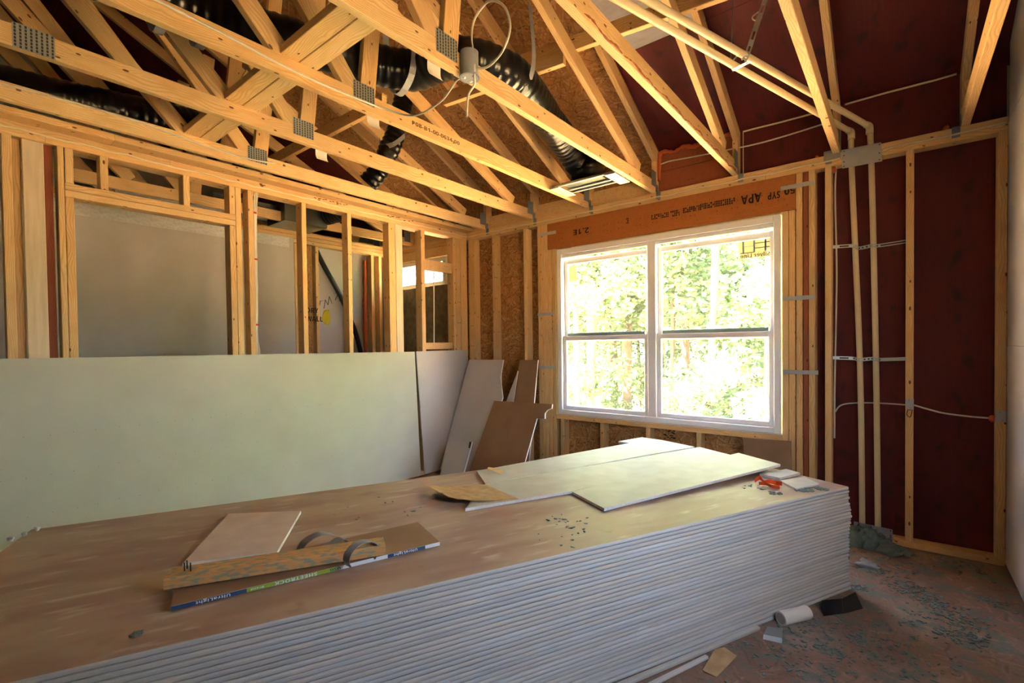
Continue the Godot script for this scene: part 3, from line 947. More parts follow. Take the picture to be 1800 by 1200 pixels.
func truss(i: int, label: String, full := true) -> Node3D:
	var x := TRUSS_X + TRUSS_STEP * i + 0.019
	var t := thing("roof_truss", label, "roof truss", Vector3(x, PLATE_TOP, 0), "pine roof trusses in a row")
	var m: Material = [PINE[0], PINE[2], PINE[4], PINE[0], PINE[6], PINE[2], PINE[5], PINE[1], PINE[3], PINE[0]][posmod(i, 10)]
	lumber("bottom_chord", Vector3(x, PLATE_TOP + 0.0445, -0.088), Vector3(x, PLATE_TOP + 0.0445, 6.38), Vector3.RIGHT, 0.038, 0.089, m, t)
	var drop := 0.0498 / cos(atan(PITCH))
	lumber("top_chord", Vector3(x, deck_y(-0.5) - drop, -0.5), Vector3(x, deck_y(4.42) - drop, 4.42), Vector3.RIGHT, 0.038, 0.089, pine(), t)
	lumber("top_chord", Vector3(x, deck_y(4.42) - drop, 4.46), Vector3(x, deck_y(2.47) - drop, 6.38), Vector3.RIGHT, 0.038, 0.089, pine(), t)
	web(t, x, -0.045, PLATE_TOP + 0.0895, -0.045, deck_y(-0.045) - 0.1, pine(), "heel_post")
	if i < 5:
		web(t, x, 0.30, 2.420 + 0.465 * 0.33, 2.10, 2.420 + 0.465 * 2.10, pine())
	web(t, x, 2.262, 2.557, 2.13, 3.74, pine())
	web(t, x, 2.35, 2.557, 3.95, 4.56, pine())
	if i < 5:
		web(t, x, 2.69, 2.557, 4.36, 4.31, pine())
	if full:
		put("tooth_slots", nail_slots, M.tooth, put("truss_plate", nail_plate, M.steel_dull, t, Vector3(0.0192, 0.082, 2.285)))
	put("truss_plate", nail_plate_wide, M.tie, t, Vector3(0.0192, 0.100, 0.045))
	return t

func build_trusses() -> void:
	nail_plate = plate_mesh(0.125, 0.098)
	nail_plate_wide = plate_mesh(0.09, 0.12)
	nail_slots = slot_mesh(0.125, 0.098)
	var names := [
		"pine roof truss set just inside the left stud partition",
		"pine roof truss next to the one beside the partition, carrying a paper tag",
		"pine roof truss with white cable stapled along its bottom chord",
		"pine roof truss with the round grey junction box on its bottom chord",
		"bright pine roof truss with ragged bark along its bottom chord",
		"pine roof truss over the cream pipes' wall plate",
		"shaded pine roof truss nearest the drywall party wall"]
	for i in 7:
		var t := truss(i, names[i], i < 4)
		if i == 1:
			put("tooth_slots", nail_slots, M.tooth, put("truss_plate", nail_plate, M.steel_dull, t, Vector3(0.0192, 0.048, 3.42)))
		if i == 2:
			lettering("truss_stamp", "P08-B1-00-0634-00", 0.022, Vector3(TRUSS_X + TRUSS_STEP * 2 + 0.0385, 2.512, 1.79), Basis(Vector3.UP, PI / 2), M.ink_soft, t, 0.0004, false, 1.5)
		if i == 4:
			var bark: Array = []
			for k in 60:
				bark.append(Vector3(TRUSS_X + TRUSS_STEP * 4 + 0.038 + 0.002 * sin(k * 2.1), PLATE_TOP + 0.012 + 0.010 * sin(k * 0.9) * sin(k * 0.37), 0.05 + k * 0.036))
			tube("bark_edge", bark, 0.004, M.red_pine, t, 5, 2, 0.0015, 0.03)
	for k in 3:
		truss(-1 - k, "shaded pine roof truss over the next room beyond the partition", false)
	# braces nailed across the chords
	for z in [2.5785, 2.668]:
		var b := lumber("lateral_brace", Vector3(0.20, PLATE_TOP + 0.108, z), Vector3(2.10, PLATE_TOP + 0.108, z), Vector3.UP, 0.0375, 0.086, PINE[0 if z < 2.6 else 4], self)
		tag(b, "flat pine brace lying across the truss chords, %s" % ("with worn grey grain beside its orange twin" if z < 2.6 else "the orange one of the pair"), "brace", "paired braces over the chords")
	var p := lumber("purlin_brace", Vector3(1.40, 3.075, 1.305), Vector3(3.30, 3.075, 1.03), Vector3.UP, 0.089, 0.038, PINE[5], self)
	tag(p, "pine purlin brace running across the truss webs under the deck", "brace")
	var p2 := lumber("purlin_brace", Vector3(1.15, 2.982, 1.385), Vector3(2.06, 2.982, 1.265), Vector3.UP, 0.089, 0.038, PINE[2], self)
	tag(p2, "shorter pine brace lapped below the purlin brace in the attic", "brace")
	var p3 := lumber("purlin_brace", Vector3(-0.9, 2.90, 1.75), Vector3(0.95, 2.90, 1.75), Vector3.UP, 0.089, 0.038, PINE[5], self)
	tag(p3, "pine brace in the attic beside the hanging duct", "brace")

func build_ducts() -> void:
	var d := tube("flex_duct", [Vector3(0.86, 2.90, 4.1), Vector3(0.96, 2.86, 3.3), Vector3(1.10, 2.84, 2.75), Vector3(1.28, 2.82, 2.35), Vector3(1.46, 2.82, 1.96), Vector3(1.72, 2.84, 1.86), Vector3(1.88, 2.82, 1.55), Vector3(1.78, 2.78, 1.05), Vector3(1.72, 2.73, 0.72), Vector3(1.73, 2.62, 0.55)], 0.105, M.duct, self, 20, 44, 0.0026, 0.05)
	tag(d, "black jacketed flexible duct winding over the trusses to the ceiling register", "duct")
	var d2 := tube("flex_duct", [Vector3(-0.32, 2.77, 4.4), Vector3(-0.30, 2.76, 3.4), Vector3(-0.29, 2.80, 2.95), Vector3(-0.33, 2.86, 2.5), Vector3(-0.62, 2.92, 2.1), Vector3(-1.2, 2.9, 1.9)], 0.105, M.duct, self, 20, 44, 0.0026, 0.05)
	tag(d2, "black flexible duct lying in the attic above the doorway partition", "duct")
	var d3 := tube("flex_duct", [Vector3(0.62, 3.25, 1.30), Vector3(0.60, 3.0, 1.36), Vector3(0.58, 2.8, 1.42), Vector3(0.50, 2.62, 1.48), Vector3(0.42, 2.53, 1.52)], 0.075, M.duct, self, 18, 24, 0.004, 0.042)
	tag(d3, "black flexible duct dropping between two trusses, bound with a strap", "duct")
	var d4 := tube("flex_duct", [Vector3(-0.2, 2.62, 0.95), Vector3(-0.55, 2.60, 1.05), Vector3(-0.85, 2.58, 1.12)], 0.085, M.duct, self, 18, 30, 0.004, 0.042)
	tag(d4, "short black flexible duct on the bath fan box beyond the studs", "duct")
	var fan := thing("fan_box", "grey sheet-metal fan box above the next room", "fan box", Vector3(-0.95, 2.45, 1.3))
	block("housing", Vector3(-1.22, 2.46, 1.12), Vector3(-0.86, 2.66, 1.55), M.sheet_metal, fan)
	block("collar", Vector3(-1.10, 2.50, 1.551), Vector3(-1.0, 2.62, 2.1), M.sheet_metal, fan)
	block("hanger_rail", Vector3(-1.15, 2.49, 1.6), Vector3(-1.12, 2.515, 2.75), M.steel, fan)
	# register boot between two trusses, on a telescoping hanger
	var boot := thing("register_boot", "black ceiling register boot on a telescoping metal hanger by the window", "register boot", Vector3(1.78, PLATE_TOP, 0.5))
	lump("plenum", Vector3(1.76, 2.60, 0.50), Vector3(0.15, 0.11, 0.14), M.duct, boot, 12, 10, 16, 0.14)
	for z in [0.40, 0.47, 0.60]:
		block("hanger_rail", Vector3(1.502, 2.474, z), Vector3(2.070, 2.486, z + 0.018), M.steel, boot)
	for x in [1.51, 1.98]:
		block("hanger_end", Vector3(x, 2.462, 0.38), Vector3(x + 0.085, 2.4735, 0.63), M.steel, boot, 0.003)
	block("register_frame", Vector3(1.60, 2.488, 0.41), Vector3(1.93, 2.500, 0.60), M.sheet_metal, boot)
	# grey hanging straps
	for s in [[1.00, 2.70, 3.02], [1.02, 2.70, 2.86], [1.46, 2.66, 2.02]]:
		var o := strap("duct_strap", [Vector3(s[0] - 0.12, 3.6, s[2]), Vector3(s[0] - 0.118, 2.88, s[2]), Vector3(s[0] - 0.03, s[1] + 0.01, s[2]), Vector3(s[0] + 0.10, s[1] + 0.08, s[2]), Vector3(s[0] + 0.13, 2.95, s[2])], Vector3(0, 0, 1), 0.04, 0.002, M.grey_strap, self, 6)
		tag(o, "grey webbing strap hanging the black flexible duct", "strap", "webbing straps under the flexible duct")
	var b := strap("duct_strap", [Vector3(0.50, 2.86, 1.46), Vector3(0.56, 2.78, 1.50), Vector3(0.66, 2.78, 1.46), Vector3(0.70, 2.86, 1.38)], Vector3(0, 1, 0.2), 0.035, 0.002, M.grey_strap, self, 6)
	tag(b, "grey strap round the duct dropping between two trusses", "strap")
	var b2 := strap("duct_strap", [Vector3(1.98, 3.2, 1.5), Vector3(2.0, 2.86, 1.5), Vector3(1.90, 2.70, 1.5), Vector3(1.78, 2.78, 1.5)], Vector3(0, 0, 1), 0.035, 0.002, M.grey_strap, self, 6)
	tag(b2, "grey strap beside the truss with the junction box", "strap")
	# paper tags stapled to the chords
	var tag_truss := 4
	for s in [[TRUSS_X + TRUSS_STEP * 3 - 0.003, 2.44, 2.32, 0.05], [TRUSS_X + TRUSS_STEP * 2 - 0.003, 2.445, 2.20, 0.05], [TRUSS_X + TRUSS_STEP * 1 - 0.003, 2.44, 2.15, 0.04]]:
		tag_truss -= 1
		var o := strap("paper_tag", [Vector3(s[0], s[1] + 0.075, s[2]), Vector3(s[0] - 0.004, s[1], s[2]), Vector3(s[0] + 0.008, s[1] - 0.028, s[2] - 0.002)], Vector3(0, 0, 1), 0.075, 0.0008, M.paper_tag, self, 5)
		tag(o, "white paper tag curling below the chord of the truss %s" % TRUSS_WORDS[tag_truss], "paper tag", "paper tags on the truss chords")

# ---------------------------------------------------------------- services
func build_services() -> void:
	# two cream pipes: down the wall, then away over the chords
	var A := [Vector3(3.447, 0.03, -0.045), Vector3(3.434, 1.10, -0.042), Vector3(3.390, 2.35, -0.040), Vector3(3.388, 2.592, -0.036)]
	var B := [Vector3(3.527, 0.03, -0.045), Vector3(3.516, 1.10, -0.042), Vector3(3.492, 2.33, -0.040), Vector3(3.482, 2.600, -0.036)]
	var ends := [Vector3(2.80, 2.592, 1.93), Vector3(2.815, 2.625, 1.98)]
	var k := 0
	for P in [A, B]:
		var t := thing("water_pipe", "cream plastic pipe rising on the red wall, %s" % ("the one with the lower elbow" if k == 0 else "the one with the higher elbow"), "pipe", P[0], "cream pipes on the red wall")
		tube("riser", P, 0.0165, M.pipe, t, 14, 4)
		var dir: Vector3 = (ends[k] - P[3]).normalized()
		tube("run", [P[3] + dir * 0.02, ends[k] + dir * 1.6], 0.0165, M.pipe, t, 14, 1)
		tube("elbow", [P[3] + Vector3(0, -0.045, 0), P[3] + Vector3(0, -0.012, 0), P[3] + dir * 0.012, P[3] + dir * 0.045], 0.0205, M.pipe, t, 14, 5)
		k += 1
	# perforated strap hanger under the overhead run
	var h := thing("pipe_hanger", "perforated metal strap hanging the two cream pipes from the deck", "pipe hanger", Vector3(3.04, 2.58, 1.26))
	perforated("hanger_strap", [Vector3(3.16, 3.05, 1.10), Vector3(3.10, 2.75, 1.22), Vector3(3.07, 2.615, 1.26), Vector3(3.055, 2.580, 1.275)], Vector3(0.8, -0.5, -0.45), 0.024, h)
	perforated("hanger_strap", [Vector3(3.085, 2.572, 1.265), Vector3(3.045, 2.572, 1.255), Vector3(3.00, 2.572, 1.24)], Vector3(0.3, 0, 1), 0.022, h)
	perforated("hanger_strap", [Vector3(3.0, 2.575, 1.23), Vector3(2.99, 2.62, 1.22), Vector3(3.04, 2.64, 1.25)], Vector3(0.6, 0, 1), 0.019, h)
	tube("hanger_wire", [Vector3(2.96, 3.30, 1.0), Vector3(2.985, 2.63, 1.22)], 0.0022, M.steel_dull, h, 5, 1)
	tube("hook", [Vector3(3.10, 2.845, 1.17), Vector3(3.075, 2.825, 1.18), Vector3(3.085, 2.805, 1.18), Vector3(3.115, 2.81, 1.17)], 0.003, M.steel, h, 6, 5)
	# perforated straps across the pipes on the red wall
	for s in [[1.868, 1.852, 1.845, "upper"], [1.150, 1.145, 1.140, "lower"]]:
		var o := thing("pipe_strap", "perforated metal strap holding the cream pipes to the studs, the %s one" % s[3], "strap", Vector3(3.29, s[0], 0.0), "perforated straps over the cream pipes")
		perforated("strap_band", [Vector3(3.292, s[0], 0.003), Vector3(3.40, s[0] - 0.004, -0.018), Vector3(3.428, s[1] - 0.008, -0.012), Vector3(3.50, s[1], -0.016), Vector3(3.525, s[1] - 0.006, -0.012), Vector3(3.662, s[2] + 0.006, 0.002)], Vector3.UP, 0.021, o)
	# nail plates over the pipes' holes
	var np := thing("nail_plate", "broad bare metal nail plate over the top plate where the pipes pass", "nail plate", Vector3(3.44, 2.42, 0.003))
	cut_sheet("plate", [Vector3(3.343, 2.360, 0.0035), Vector3(3.546, 2.357, 0.0035), Vector3(3.541, 2.474, 0.0035), Vector3(3.339, 2.478, 0.0035)], Vector3(0, 0, 0.0016), M.steel, np)
	for q in [Vector2(3.352, 2.372), Vector2(3.352, 2.400), Vector2(3.352, 2.44), Vector2(3.352, 2.468), Vector2(3.532, 2.37), Vector2(3.532, 2.41), Vector2(3.532, 2.462)]:
		block("nail_hole", Vector3(q.x - 0.003, q.y - 0.003, 0.0051), Vector3(q.x + 0.003, q.y + 0.003, 0.0056), M.black, np, 0.0001)
	var np2 := thing("nail_plate", "pale metal nail plate standing on the bottom plate behind the lint", "nail plate", Vector3(3.5, 0.04, 0.003))
	cut_sheet("plate", [Vector3(3.405, 0.004, 0.004), Vector3(3.602, 0.004, 0.004), Vector3(3.600, 0.095, 0.004), Vector3(3.405, 0.104, 0.004)], Vector3(0, 0, 0.0016), M.steel, np2)
	for q in [Vector2(3.59, 0.085), Vector2(3.59, 0.055), Vector2(3.59, 0.045)]:
		block("nail_hole", Vector3(q.x - 0.003, q.y - 0.003, 0.0057), Vector3(q.x + 0.003, q.y + 0.003, 0.0062), M.black, np2, 0.0001)
	# straps that hold the window to its studs
	var clips := [[0.935, 1.150, 2.303, "left", "upper"], [0.930, 1.124, 1.549, "left", "middle"], [0.940, 1.124, 1.045, "left", "lower"], [2.993, 3.194, 2.308, "right", "upper"], [3.003, 3.196, 1.553, "right", "middle"], [3.006, 3.212, 1.051, "right", "lower"]]
	for c in clips:
		var o := thing("window_strap", "galvanised strap nailed across the studs at the window's %s jamb, the %s one" % [c[3], c[4]], "strap", Vector3(c[0], c[2], 0.001), "galvanised straps beside the twin window")
		var n := 5
		for i in n:
			var a: float = lerpf(c[0], c[1], float(i) / n)
			var b: float = lerpf(c[0], c[1], float(i + 1) / n)
			cut_sheet("strap_link", [Vector3(a, c[2] - 0.014, 0.001), Vector3(b, c[2] - 0.014, 0.001), Vector3(b, c[2] + 0.014, 0.004), Vector3(a, c[2] + 0.014, 0.001 + 0.003 * (i % 2))], Vector3(0, 0, 0.0012), M.steel, o)
	# ties at the truss heels
	for i in 7:
		var x := TRUSS_X + TRUSS_STEP * i
		var o := thing("truss_tie", "grey metal tie at the heel of the truss %s" % TRUSS_WORDS[i], "truss tie", Vector3(x, 2.44, 0.003), "metal ties at the truss heels")
		var side := 0.058 if i < 5 else -0.022
		block("tie_leg", Vector3(x + side - 0.018, 2.408, 0.0015), Vector3(x + side + 0.018, 2.470, 0.0035), M.tie, o, 0.0005)
		block("tie_wing", Vector3(x + (0.0385 if i < 5 else -0.003), 2.470, -0.03), Vector3(x + (0.041 if i < 5 else -0.0005), 2.53, 0.012), M.tie, o, 0.0005)
	var o5 := block("metal_flashing", Vector3(3.243, 2.43, 0.002), Vector3(3.335, 2.492, 0.0045), M.steel_dull, self, 0.0005)
	tag(o5, "square of dull metal flashing beside the broad nail plate", "flashing")
	# boxes and cables on the red wall
	var b1 := outlet("metal box on the middle stud of the red wall with loose wire ends", 3.660, 3.698, 0.842, 0.905)
	tube("loose_wire", [Vector3(3.672, 0.842, 0.012), Vector3(3.665, 0.812, 0.03), Vector3(3.682, 0.80, 0.035), Vector3(3.69, 0.842, 0.015)], 0.0022, M.black, b1, 5, 5)
	outlet("metal box on the corner stud by the party wall", 4.046, 4.087, 0.800, 0.862)
	var c1 := tube("wall_cable", [Vector3(3.31, 2.40, -0.02), Vector3(3.303, 2.2, -0.02), Vector3(3.312, 1.70, -0.018), Vector3(3.303, 1.10, -0.02), Vector3(3.300, 0.84, -0.022), Vector3(3.299, 0.62, -0.03)], 0.0048, M.cable, self, 8, 6, 0.0, 0.03, 0.7)
	tag(c1, "pale cable running down the stud beside the cream pipes", "cable")
	var c2 := tube("wall_cable", [Vector3(3.300, 0.79, -0.06), Vector3(3.335, 0.838, -0.062), Vector3(3.43, 0.858, -0.068), Vector3(3.55, 0.862, -0.07), Vector3(3.668, 0.862, -0.045)], 0.0045, M.cable, self, 8, 6)
	tag(c2, "pale cable passing behind the pipes to the middle stud's box", "cable")
	var c3 := tube("wall_cable", [Vector3(3.70, 0.865, -0.03), Vector3(3.76, 0.845, -0.04), Vector3(3.84, 0.824, -0.045), Vector3(3.95, 0.815, -0.04), Vector3(4.03, 0.814, -0.03)], 0.0048, M.cable, self, 8, 6)
	tag(c3, "pale cable sagging from the middle stud's box to the corner", "cable")
	var c4 := tube("ceiling_cable", [Vector3(2.10, 2.690, -0.040), Vector3(2.20, 2.705, -0.045), Vector3(2.35, 2.695, -0.045), Vector3(2.66, 2.678, -0.045), Vector3(2.85, 2.672, -0.050), Vector3(3.05, 2.680, -0.050), Vector3(3.29, 2.700, -0.055)], 0.0055, M.cable, self, 8, 6, 0.0, 0.03, 0.8)
	tag(c4, "white cable strung between truss heels across the orange foam", "cable")
	var xb := TRUSS_X + TRUSS_STEP * 2 + 0.0445
	var c5 := tube("ceiling_cable", [Vector3(xb, 2.538, 4.2), Vector3(xb, 2.536, 3.4), Vector3(xb, 2.537, 3.17), Vector3(xb, 2.523, 2.925), Vector3(xb, 2.506, 2.74), Vector3(xb, 2.500, 2.53), Vector3(xb, 2.507, 2.285), Vector3(xb + 0.01, 2.510, 2.16), Vector3(xb + 0.16, 2.455, 2.10), Vector3(xb + 0.38, 2.445, 2.12), Vector3(xb + 0.53, 2.475, 2.16), Vector3(2.085, 2.47, 2.17)], 0.0055, M.cable, self, 8, 7, 0.0, 0.03, 0.8)
	tag(c5, "white cable stapled along a truss chord and drooping to the grey junction box", "cable")
	var jb := thing("junction_box", "round grey plastic ceiling junction box on a truss chord with a loop of wire", "junction box", Vector3(2.135, 2.43, 2.17))
	tube("box_body", [Vector3(2.137, 2.455, 2.175), Vector3(2.137, 2.560, 2.175)], 0.041, M.grey_plastic, jb, 20, 1)
	tube("box_rim", [Vector3(2.137, 2.447, 2.175), Vector3(2.137, 2.4545, 2.175)], 0.046, M.grey_plastic, jb, 20, 1)
	tube("box_cavity", [Vector3(2.137, 2.4462, 2.175), Vector3(2.137, 2.4468, 2.175)], 0.038, mat(Color(0.66, 0.66, 0.70), 0.4), jb, 20, 1)
	for a in 3:
		lump("screw_boss", Vector3(2.137 + 0.024 * cos(a * 2.1), 2.445, 2.175 + 0.024 * sin(a * 2.1)), Vector3(0.008, 0.004, 0.008), M.vinyl, jb, a + 1, 5, 8, 0.2)
	tube("wire_loop", [Vector3(2.170, 2.500, 2.17), Vector3(2.148, 2.62, 2.17), Vector3(2.172, 2.70, 2.17), Vector3(2.255, 2.735, 2.17), Vector3(2.338, 2.675, 2.17), Vector3(2.368, 2.575, 2.17), Vector3(2.325, 2.495, 2.17), Vector3(2.245, 2.462, 2.17), Vector3(2.185, 2.47, 2.18)], 0.0055, M.cable, jb, 8, 6, 0.0, 0.03, 0.8)
	tube("wire_tail", [Vector3(2.172, 2.50, 2.18), Vector3(2.176, 2.43, 2.185), Vector3(2.174, 2.40, 2.185), Vector3(2.135, 2.375, 2.18), Vector3(2.125, 2.32, 2.18), Vector3(2.122, 2.28, 2.18)], 0.005, M.cable, jb, 8, 5)
	# cable bundle on the partition
	for kk in 3:
		var o := tube("wall_cable", [Vector3(-0.02, 2.42, 2.150 + kk * 0.012), Vector3(-0.012, 2.30, 2.170 + kk * 0.009), Vector3(-0.010, 2.1, 2.178 + kk * 0.006), Vector3(-0.010, 1.6, 2.182 + kk * 0.005), Vector3(-0.010, 1.34, 2.188 + kk * 0.004), Vector3(-0.008, 1.2, 2.17 + kk * 0.02), Vector3(-0.01, 0.8, 2.15 + kk * 0.03)], 0.0046, M.cable, self, 7, 6)
		tag(o, "white cable in the bundle stapled down a partition stud", "cable", "cable bundle on the partition stud")
	for y in [2.24, 1.905, 1.43]:
		var o := block("cable_staple", Vector3(-0.006, y - 0.006, 2.176), Vector3(-0.002, y + 0.006, 2.202), M.red_plastic, self, 0.001)
		tag(o, "red plastic staple clamping the white cables to the partition stud", "staple", "red staples on the cable bundle")
	var ct := tube("wall_cable", [Vector3(-0.045, 2.02, 0.44), Vector3(-0.043, 1.7, 0.445), Vector3(-0.045, 1.29, 0.45)], 0.006, M.cable, self, 8, 5)
	tag(ct, "white cable hanging in the opening between two blocks near the corner", "cable")
	var x0 := TRUSS_X + 0.0445
	var c6 := tube("ceiling_cable", [Vector3(x0, 2.535, 3.5), Vector3(x0, 2.545, 3.2), Vector3(x0, 2.540, 2.9), Vector3(x0, 2.512, 2.6), Vector3(x0, 2.508, 2.35), Vector3(x0, 2.520, 2.22), Vector3(x0 - 0.01, 2.535, 2.17)], 0.005, M.cable, self, 8, 6)
	tag(c6, "pale cable stapled along the truss beside the partition", "cable")
	var hose := tube("black_hose", [Vector3(-1.375, 2.33, 0.955), Vector3(-1.37, 2.20, 0.89), Vector3(-1.365, 1.85, 0.68), Vector3(-1.36, 1.5, 0.52), Vector3(-1.36, 1.2, 0.43), Vector3(-1.36, 0.8, 0.36)], 0.027, M.hose, self, 12, 6)
	tag(hose, "black drain hose slanting across the open bay beyond the studs", "hose")
	var hc := tube("ceiling_cable", [Vector3(-1.20, 2.40, -0.04), Vector3(-0.8, 2.345, -0.02), Vector3(-0.5, 2.37, -0.02), Vector3(-0.12, 2.41, -0.02)], 0.004, M.cable, self, 7, 6)
	tag(hc, "pale cable strung over the next room's window", "cable")

func outlet(label: String, x0: float, x1: float, y0: float, y1: float) -> Node3D:
	var t := thing("metal_box", label, "electrical box", Vector3((x0 + x1) / 2, y0, 0.0))
	block("cover", Vector3(x0, y0, 0.001), Vector3(x1, y1, 0.006), M.steel, t, 0.001)
	block("screw", Vector3(x0 + 0.012, y1 - 0.012, 0.0062), Vector3(x0 + 0.019, y1 - 0.006, 0.008), M.steel_dull, t, 0.001)
	block("screw", Vector3(x1 - 0.018, y0 + 0.006, 0.0062), Vector3(x1 - 0.011, y0 + 0.012, 0.008), M.steel_dull, t, 0.001)
	return t

# a strap with holes: two rails, a web between each pair of holes
func perforated(called: String, pts: Array, across: Vector3, wide: float, parent: Node) -> void:
	var path := smooth_path(pts, 8)
	var at: Vector3 = pts[0]
	var st := new_st()
	var run := 0.0
	for i in path.size() - 1:
		var a := path[i] - at
		var b := path[i + 1] - at
		var d := (b - a).normalized()
		var w := (across - d * across.dot(d)).normalized()
		var t := d.cross(w)
		var e := 0.0006
		for s in [-1.0, 1.0]:
			var c: float = s * wide * 0.36
			var hw := wide * 0.14
			sweep_outline(st, PackedVector2Array([Vector2(c - hw, -e), Vector2(c + hw, -e), Vector2(c + hw, e), Vector2(c - hw, e)]), a, b, w, t)
		if fposmod(run, 0.019) < 0.011:
			sweep_outline(st, PackedVector2Array([Vector2(-wide * 0.23, -e), Vector2(wide * 0.23, -e), Vector2(wide * 0.23, e), Vector2(-wide * 0.23, e)]), a, b, w, t)
		run += a.distance_to(b)
	put(called, done(st), M.steel, parent, at - origin_of(parent))

# ---------------------------------------------------------------- drywall
func sheet_mesh(length: float, width: float, thick: float) -> ArrayMesh:
	# local x along the sheet, y up, z across; long edges tapered and rounded by their paper
	var st := new_st()
	var r := 0.0050
	var t := thick
	var o := PackedVector2Array([Vector2(0.0, r), Vector2(r * 0.6, 0.0005), Vector2(0.05, 0.0), Vector2(width - 0.05, 0.0), Vector2(width - r * 0.6, 0.0005), Vector2(width, r), Vector2(width, t - r), Vector2(width - r * 0.6, t - 0.0005), Vector2(width - 0.05, t), Vector2(0.05, t), Vector2(r * 0.6, t - 0.0005), Vector2(0.0, t - r)])
	sweep_outline(st, o, Vector3.ZERO, Vector3(length, 0, 0), Vector3(0, 0, 1), Vector3.UP)
	return done(st)

func build_stack() -> void:
	var d := Vector3(-0.427, 0, 0.904).normalized()
	var n := d.cross(Vector3.UP)
	var basis := Basis(d, Vector3.UP, n)
	var count := 32
	var pitch := STACK_TOP / count
	var mesh := sheet_mesh(3.52, 1.205, pitch - 0.0009)
	var corner := Vector3(3.434, 0, 0.798)
	for k in count:
		var s := 0.0
		if k > 16 and k < 27:
			s = -0.018 * sin(PI * (k - 16.0) / 11.0)
		var shift := d * (s + rng.randf_range(-0.005, 0.005)) + n * rng.randf_range(-0.0025, 0.0025)
		if k < 2:
			shift += n * -0.012
		var o := MeshInstance3D.new()
		o.name = numbered("drywall_sheet")
		o.mesh = mesh
		o.material_override = M.edge_tones[rng.randi() % 5]
		add_child(o)
		o.transform = Transform3D(basis, corner + shift + Vector3(0, k * pitch, 0))
		if k == count - 1:
			tag(o, "topmost drywall sheet of the tall stack, its brown scuffed paper face up", "drywall sheet", "stacked drywall sheets")
			var st := new_st()
			var y := pitch - 0.0002
			quad(st, Vector3(0.002, y, 1.203), Vector3(0.002, y, 0.002), Vector3(3.518, y, 0.002), Vector3(3.518, y, 1.203), Vector2(0, 1), Vector2(0, 0), Vector2(1, 0), Vector2(1, 1))
			put("paper_face", done(st), M.stack_top, o)
		else:
			tag(o, "drywall sheet in the tall stack, %d%s up from the floor" % [k + 1, {1: "st", 2: "nd", 3: "rd", 21: "st", 22: "nd", 23: "rd", 31: "st"}.get(k + 1, "th")], "drywall sheet", "stacked drywall sheets")
	# torn paper at the near edge
	for q in [[1.32, 0.16, 0.05], [2.12, 0.20, 0.07]]:
		var p: Vector3 = corner + d * q[0] + Vector3(0, q[1], 0) - n * 0.004
		var c := cut_sheet("torn_paper", [p, p + d * q[2], p + d * (q[2] - 0.012) + Vector3(0, 0.007, 0), p + d * 0.012 + Vector3(0, 0.009, 0)], -n * 0.0008, M.core, self)
		tag(c, "shred of torn white paper on the stack's long edge", "paper scrap", "torn paper on the stack edge")
	for k in 3:
		var p := corner + d * (3.50 + 0.02 * k) + n * (1.19 - 0.05 * k) + Vector3(0, STACK_TOP + 0.004, 0)
		var c := lump("paper_fray", p, Vector3(0.016, 0.007, 0.010), M.core, self, 140 + k, 5, 8, 0.6)
		tag(c, "shred of torn white paper at the stack's corner by the long wall sheet", "paper scrap", "torn paper at the stack corner")
	# frayed sheet ends at the window end of the stack
	var e := noise(1.0, 7)
	for k in 16:
		var p := corner + Vector3(0, 0.03 + k * 0.031, 0) + n * rng.randf_range(0.0, 0.05) - d * 0.006
		var c := lump("paper_fray", p, Vector3(0.006, 0.006, 0.012), M.core if k % 2 else M.lint, self, 100 + k, 4, 6, 0.5)
		tag(c, "frayed paper at the broken end of a stacked sheet", "paper scrap", "frayed paper at the stack's end")

func build_hung_sheets() -> void:
	var t := thing("drywall_sheet", "long ivory drywall sheet screwed across the lower half of the stud partition", "drywall sheet", Vector3(0.008, 0, 2.4))
	cut_sheet("face_paper", [Vector3(0.002, 0.012, 0.700), Vector3(0.002, 0.012, 4.36), Vector3(0.002, 1.223, 4.40), Vector3(0.002, 1.209, 0.752)], Vector3(0.0145, 0, 0), M.face, t, M.kraft, 1.0, M.core)
	var st := new_st()
	for r in [0.80, 0.585, 0.372]:
		for k in 30:
			var z: float = 0.85 + k * 0.098 + rng.randf_range(-0.006, 0.006)
			var c := Vector3(0.0169, r + rng.randf_range(-0.004, 0.004), z)
			for a in 6:
				var p := c + Vector3(0, cos(a * PI / 3), sin(a * PI / 3)) * 0.0028
				var q := c + Vector3(0, cos((a + 1) * PI / 3), sin((a + 1) * PI / 3)) * 0.0028
				tri(st, c + Vector3(0.0004, 0, 0), p, q, Vector2.ZERO, Vector2.ZERO, Vector2.ZERO)
	var s := put("screw_heads", done(st), M.steel_dull, t, -t.position)
	s.set_meta("kind", "stuff")
	var t2 := thing("drywall_sheet", "short drywall sheet fixed on the partition between the long sheet and the corner", "drywall sheet", Vector3(0.008, 0, 0.4))
	cut_sheet("face_paper", [Vector3(0.002, 0.012, 0.030), Vector3(0.002, 0.012, 0.650), Vector3(0.002, 1.211, 0.732), Vector3(0.002, 1.215, 0.030)], Vector3(0.0145, 0, 0), M.face_grey, t2, M.kraft, 1.0, M.core)

func offcut(label: String, pts: Array, thick: Vector3, face: Material, back: Material, group := "") -> MeshInstance3D:
	var o := cut_sheet("drywall_offcut", pts, thick, face, self, back, 1.0, M.core)
	tag(o, label, "drywall offcut", group)
	return o

